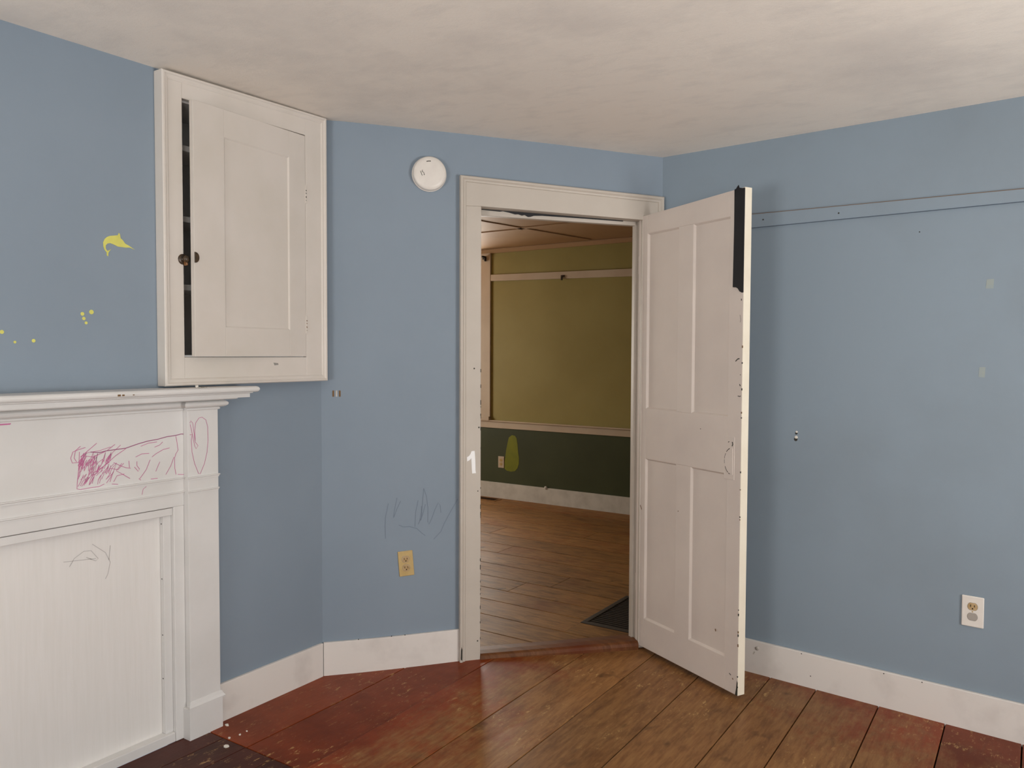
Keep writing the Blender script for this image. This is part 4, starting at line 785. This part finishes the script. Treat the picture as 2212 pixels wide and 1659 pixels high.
# ------------------------------------------------------------------ olive room details
# window on the far wall (its right casing shows through the doorway)
def window(name, fr, u0, u1, z0, z1, depth, label, mat='white_paint', v_in=0.02):
    wdw = thing(name, fr((u0 + u1) / 2, 0, z0), label, 'window', kind='structure')
    cw = 0.143 if name == 'window_4' else 0.10
    for (a, b) in ((u0 - cw, u0), (u1, u1 + cw)):
        m_ = MB(); m_.box(fr, a, b, 0, v_in, z0 - 0.02, z1 + (0.13 if name == 'window_4' else 0.1)); m_.build('casing', mat, wdw, 0.002)
    m_ = MB(); m_.box(fr, u0, u1, 0, v_in, z1, z1 + (0.13 if name == 'window_4' else 0.1)); m_.build('casing', mat, wdw, 0.002)
    m_ = MB(); m_.box(fr, u0 - cw - 0.02, u1 + (cw if name == 'window_4' else cw + 0.02), -depth, v_in + 0.02, z0 - 0.04, z0 - 0.001); m_.build('sill', mat, wdw, 0.003)
    for k, (a, b) in enumerate(((z0, (z0 + z1) / 2 + 0.02), ((z0 + z1) / 2 - 0.02, z1))):
        vo = -depth * (0.45 if k == 0 else 0.65)
        m_ = MB()
        m_.box(fr, u0, u0 + 0.045, vo - 0.03, vo, a, b); m_.box(fr, u1 - 0.045, u1, vo - 0.03, vo, a, b); m_.box(fr, u0, u1, vo - 0.03, vo, a, a + 0.045); m_.box(fr, u0, u1, vo - 0.03, vo, b - 0.04, b)
        um = (u0 + u1) / 2; m_.box(fr, um - 0.01, um + 0.01, vo - 0.025, vo - 0.005, a, b)
        sash = m_.build('sash', mat, wdw)
        for (p0, p1) in ((u0 + 0.045, um - 0.01), (um + 0.01, u1 - 0.045)):
            m_ = MB(); m_.box(fr, p0, p1, vo - 0.017, vo - 0.013, a + 0.045, b - 0.04); pn = m_.build('pane', 'window_glass', wdw); pn.parent = sash
    return wdw
def FB(u, v, z): return Vector((u, -1.5 + v, z))
def FS(u, v, z): return Vector((1.8 - v, u, z))
for i, (a, b_, c_, d_) in enumerate(WINS_BACK): window('window_%d' % (i + 1), FB, a, b_, c_, d_, 0.12, ['white sash window behind the viewer on the fireplace side', 'white sash window behind the viewer on the far side'][i])
window('window_3', FS, 1.15, 2.25, 0.75, 2.05, 0.12, 'white sash window in the side wall right of the view')
window('window_5', lambda u, v, z: Vector((-6.6 + v, u, z)), 4.35, 5.45, 0.75, 2.05, 0.12, 'added unseen cream sash window lighting the olive room from its left end', 'far_trim')  # unseen window added so light reaches the olive wall from the left
w4 = window('window_4', FG, GW[0], GW[1], GW[2], GW[3], 0.12, 'cream window casing on the olive wall, cut by the door jamb', 'far_trim')

# chair rail and picture rail
m_ = MB(); m_.box(FG, -6.5, 0.76, 0, 0.016, 0.688, 0.752); cr = struct(m_.build('trim_3', 'far_trim', None, 0.002), 'cream chair rail between the olive and the dark green paint', 'rail')
m_ = MB(); m_.box(FG, -6.5, 0.76, 0, 0.034, 0.752, 0.764); m_.build('rail_cap', 'far_trim', cr, 0.003)
m_ = MB(); m_.prism(FG, [(-4.509, 2.130), (-0.4, 2.05), (-0.4, 2.125), (-4.509, 2.192)], 0, 0.018); pr_ = struct(m_.build('trim_4', 'far_trim', None, 0.002), 'cream picture rail high on the olive wall', 'rail')
hk = thing('picture_hook', FG(-3.688, 0.018, 2.11), 'small rusty hook on the cream picture rail of the olive room', 'hook')
m_ = MB(); m_.box(FG, -3.708, -3.668, 0.018, 0.024, 2.128, 2.146); m_.build('plate', 'bronze', hk, 0.001)
m_ = MB(); m_.box(FG, -3.70, -3.688, 0.022, 0.040, 2.098, 2.135); m_.build('prong', 'bronze', hk, 0.002)
cb = thing('curtain_bracket', FG(-4.58, 0.02, 2.36), 'black curtain rod bracket at the top of the cream window casing', 'bracket')
m_ = MB(); m_.box(FG, -4.603, -4.567, 0.02, 0.026, 2.345, 2.362); m_.build('plate', 'black_iron', cb, 0.001)
m_ = MB(); m_.box(FG, -4.578, -4.562, 0.024, 0.075, 2.358, 2.375); m_.build('arm', 'black_iron', cb, 0.002)
m_ = MB(); m_.box(FG, -4.566, -4.556, 0.024, 0.05, 2.325, 2.372); m_.build('tip', 'black_iron', cb, 0.002)

# large floor grate with bars, and the slim register at the far wall
gr = thing('floor_grate', FW((GR[0] + GR[1]) / 2, (GR[2] + GR[3]) / 2, 0), 'large dark metal heating grate in the floor just past the threshold', 'grate')
ft = 0.030
for (a, b_, c_, d_) in ((GR[0], GR[1], GR[2], GR[2] + ft), (GR[0], GR[1], GR[3] - ft, GR[3]), (GR[0], GR[0] + ft, GR[2] + ft, GR[3] - ft), (GR[1] - ft, GR[1], GR[2] + ft, GR[3] - ft)):
    m_ = MB(); m_.box(FW, a + 0.0005, b_ - 0.0005, c_, d_, -0.014, 0.003); m_.build('frame', 'grate_metal', gr, 0.002)
m_ = MB(); m_.box(FW, GR[0] + 0.01, GR[1] - 0.01, GR[2] + 0.01, GR[3] - 0.01, -0.0165, -0.0155); m_.build('duct', 'black_iron', gr)
nb = 19
for k in range(nb):
    y = GR[2] + ft + (GR[3] - GR[2] - 2 * ft) * (k + 0.5) / nb
    m_ = MB(); m_.box(FW, GR[0] + ft, GR[1] - ft, y - 0.0055, y + 0.0055, -0.013, -0.001); m_.build('bar', 'grate_metal', gr)
rg_ = thing('floor_register', FW(-4.5, 6.31, 0), 'slim dark floor register beside the far baseboard', 'register')
m_ = MB(); m_.box(FW, -4.66, -4.335, 6.255, 6.375, -0.002, 0.004); m_.build('frame', 'brown_floor', rg_, 0.001)
for k in range(3): m_ = MB(); m_.box(FW, -4.645, -4.36, 6.272 + 0.03 * k, 6.294 + 0.03 * k, 0.003, 0.0052); m_.build('slot', 'dark_gap', rg_)

# ------------------------------------------------------------------ paint flakes on the floor
random.seed(2)
FLK = ['white paint flake on the floor right beside the pilaster plinth', 'small white paint flake on the floor between the two larger flakes', 'largest white paint flake on the floor in front of the mantel', 'tiny pale flake on the red boards right of the plinth', 'tiny pale flake farthest right of the plinth', 'tiny white flake on the red boards below the outlet', 'tiny white flake at the bottom of the picture on the red boards']
FR_ = [0.010, 0.007, 0.013, 0.005, 0.005, 0.005, 0.005]
for (x, y), lb, rr in zip(FLAKES, FLK, FR_):
    m_ = MB(); n_ = 7
    pts = [(x + rr * random.uniform(0.6, 1.1) * math.cos(2 * math.pi * k / n_), y + 0.75 * rr * random.uniform(0.6, 1.1) * math.sin(2 * math.pi * k / n_)) for k in range(n_)]
    zz = hump(x, y)
    a_ = [m_.bm.verts.new((p[0], p[1], zz)) for p in pts]; b_ = [m_.bm.verts.new((p[0], p[1], zz + 0.0022 + random.uniform(0, 0.002))) for p in pts]
    m_.bm.faces.new(b_); m_.bm.faces.new(a_[::-1])
    for k in range(n_): m_.bm.faces.new((a_[k], a_[(k + 1) % n_], b_[(k + 1) % n_], b_[k]))
    tag(m_.build('paint_flake', 'flake_white'), lb, 'flake', 'paint flakes on the red floor')
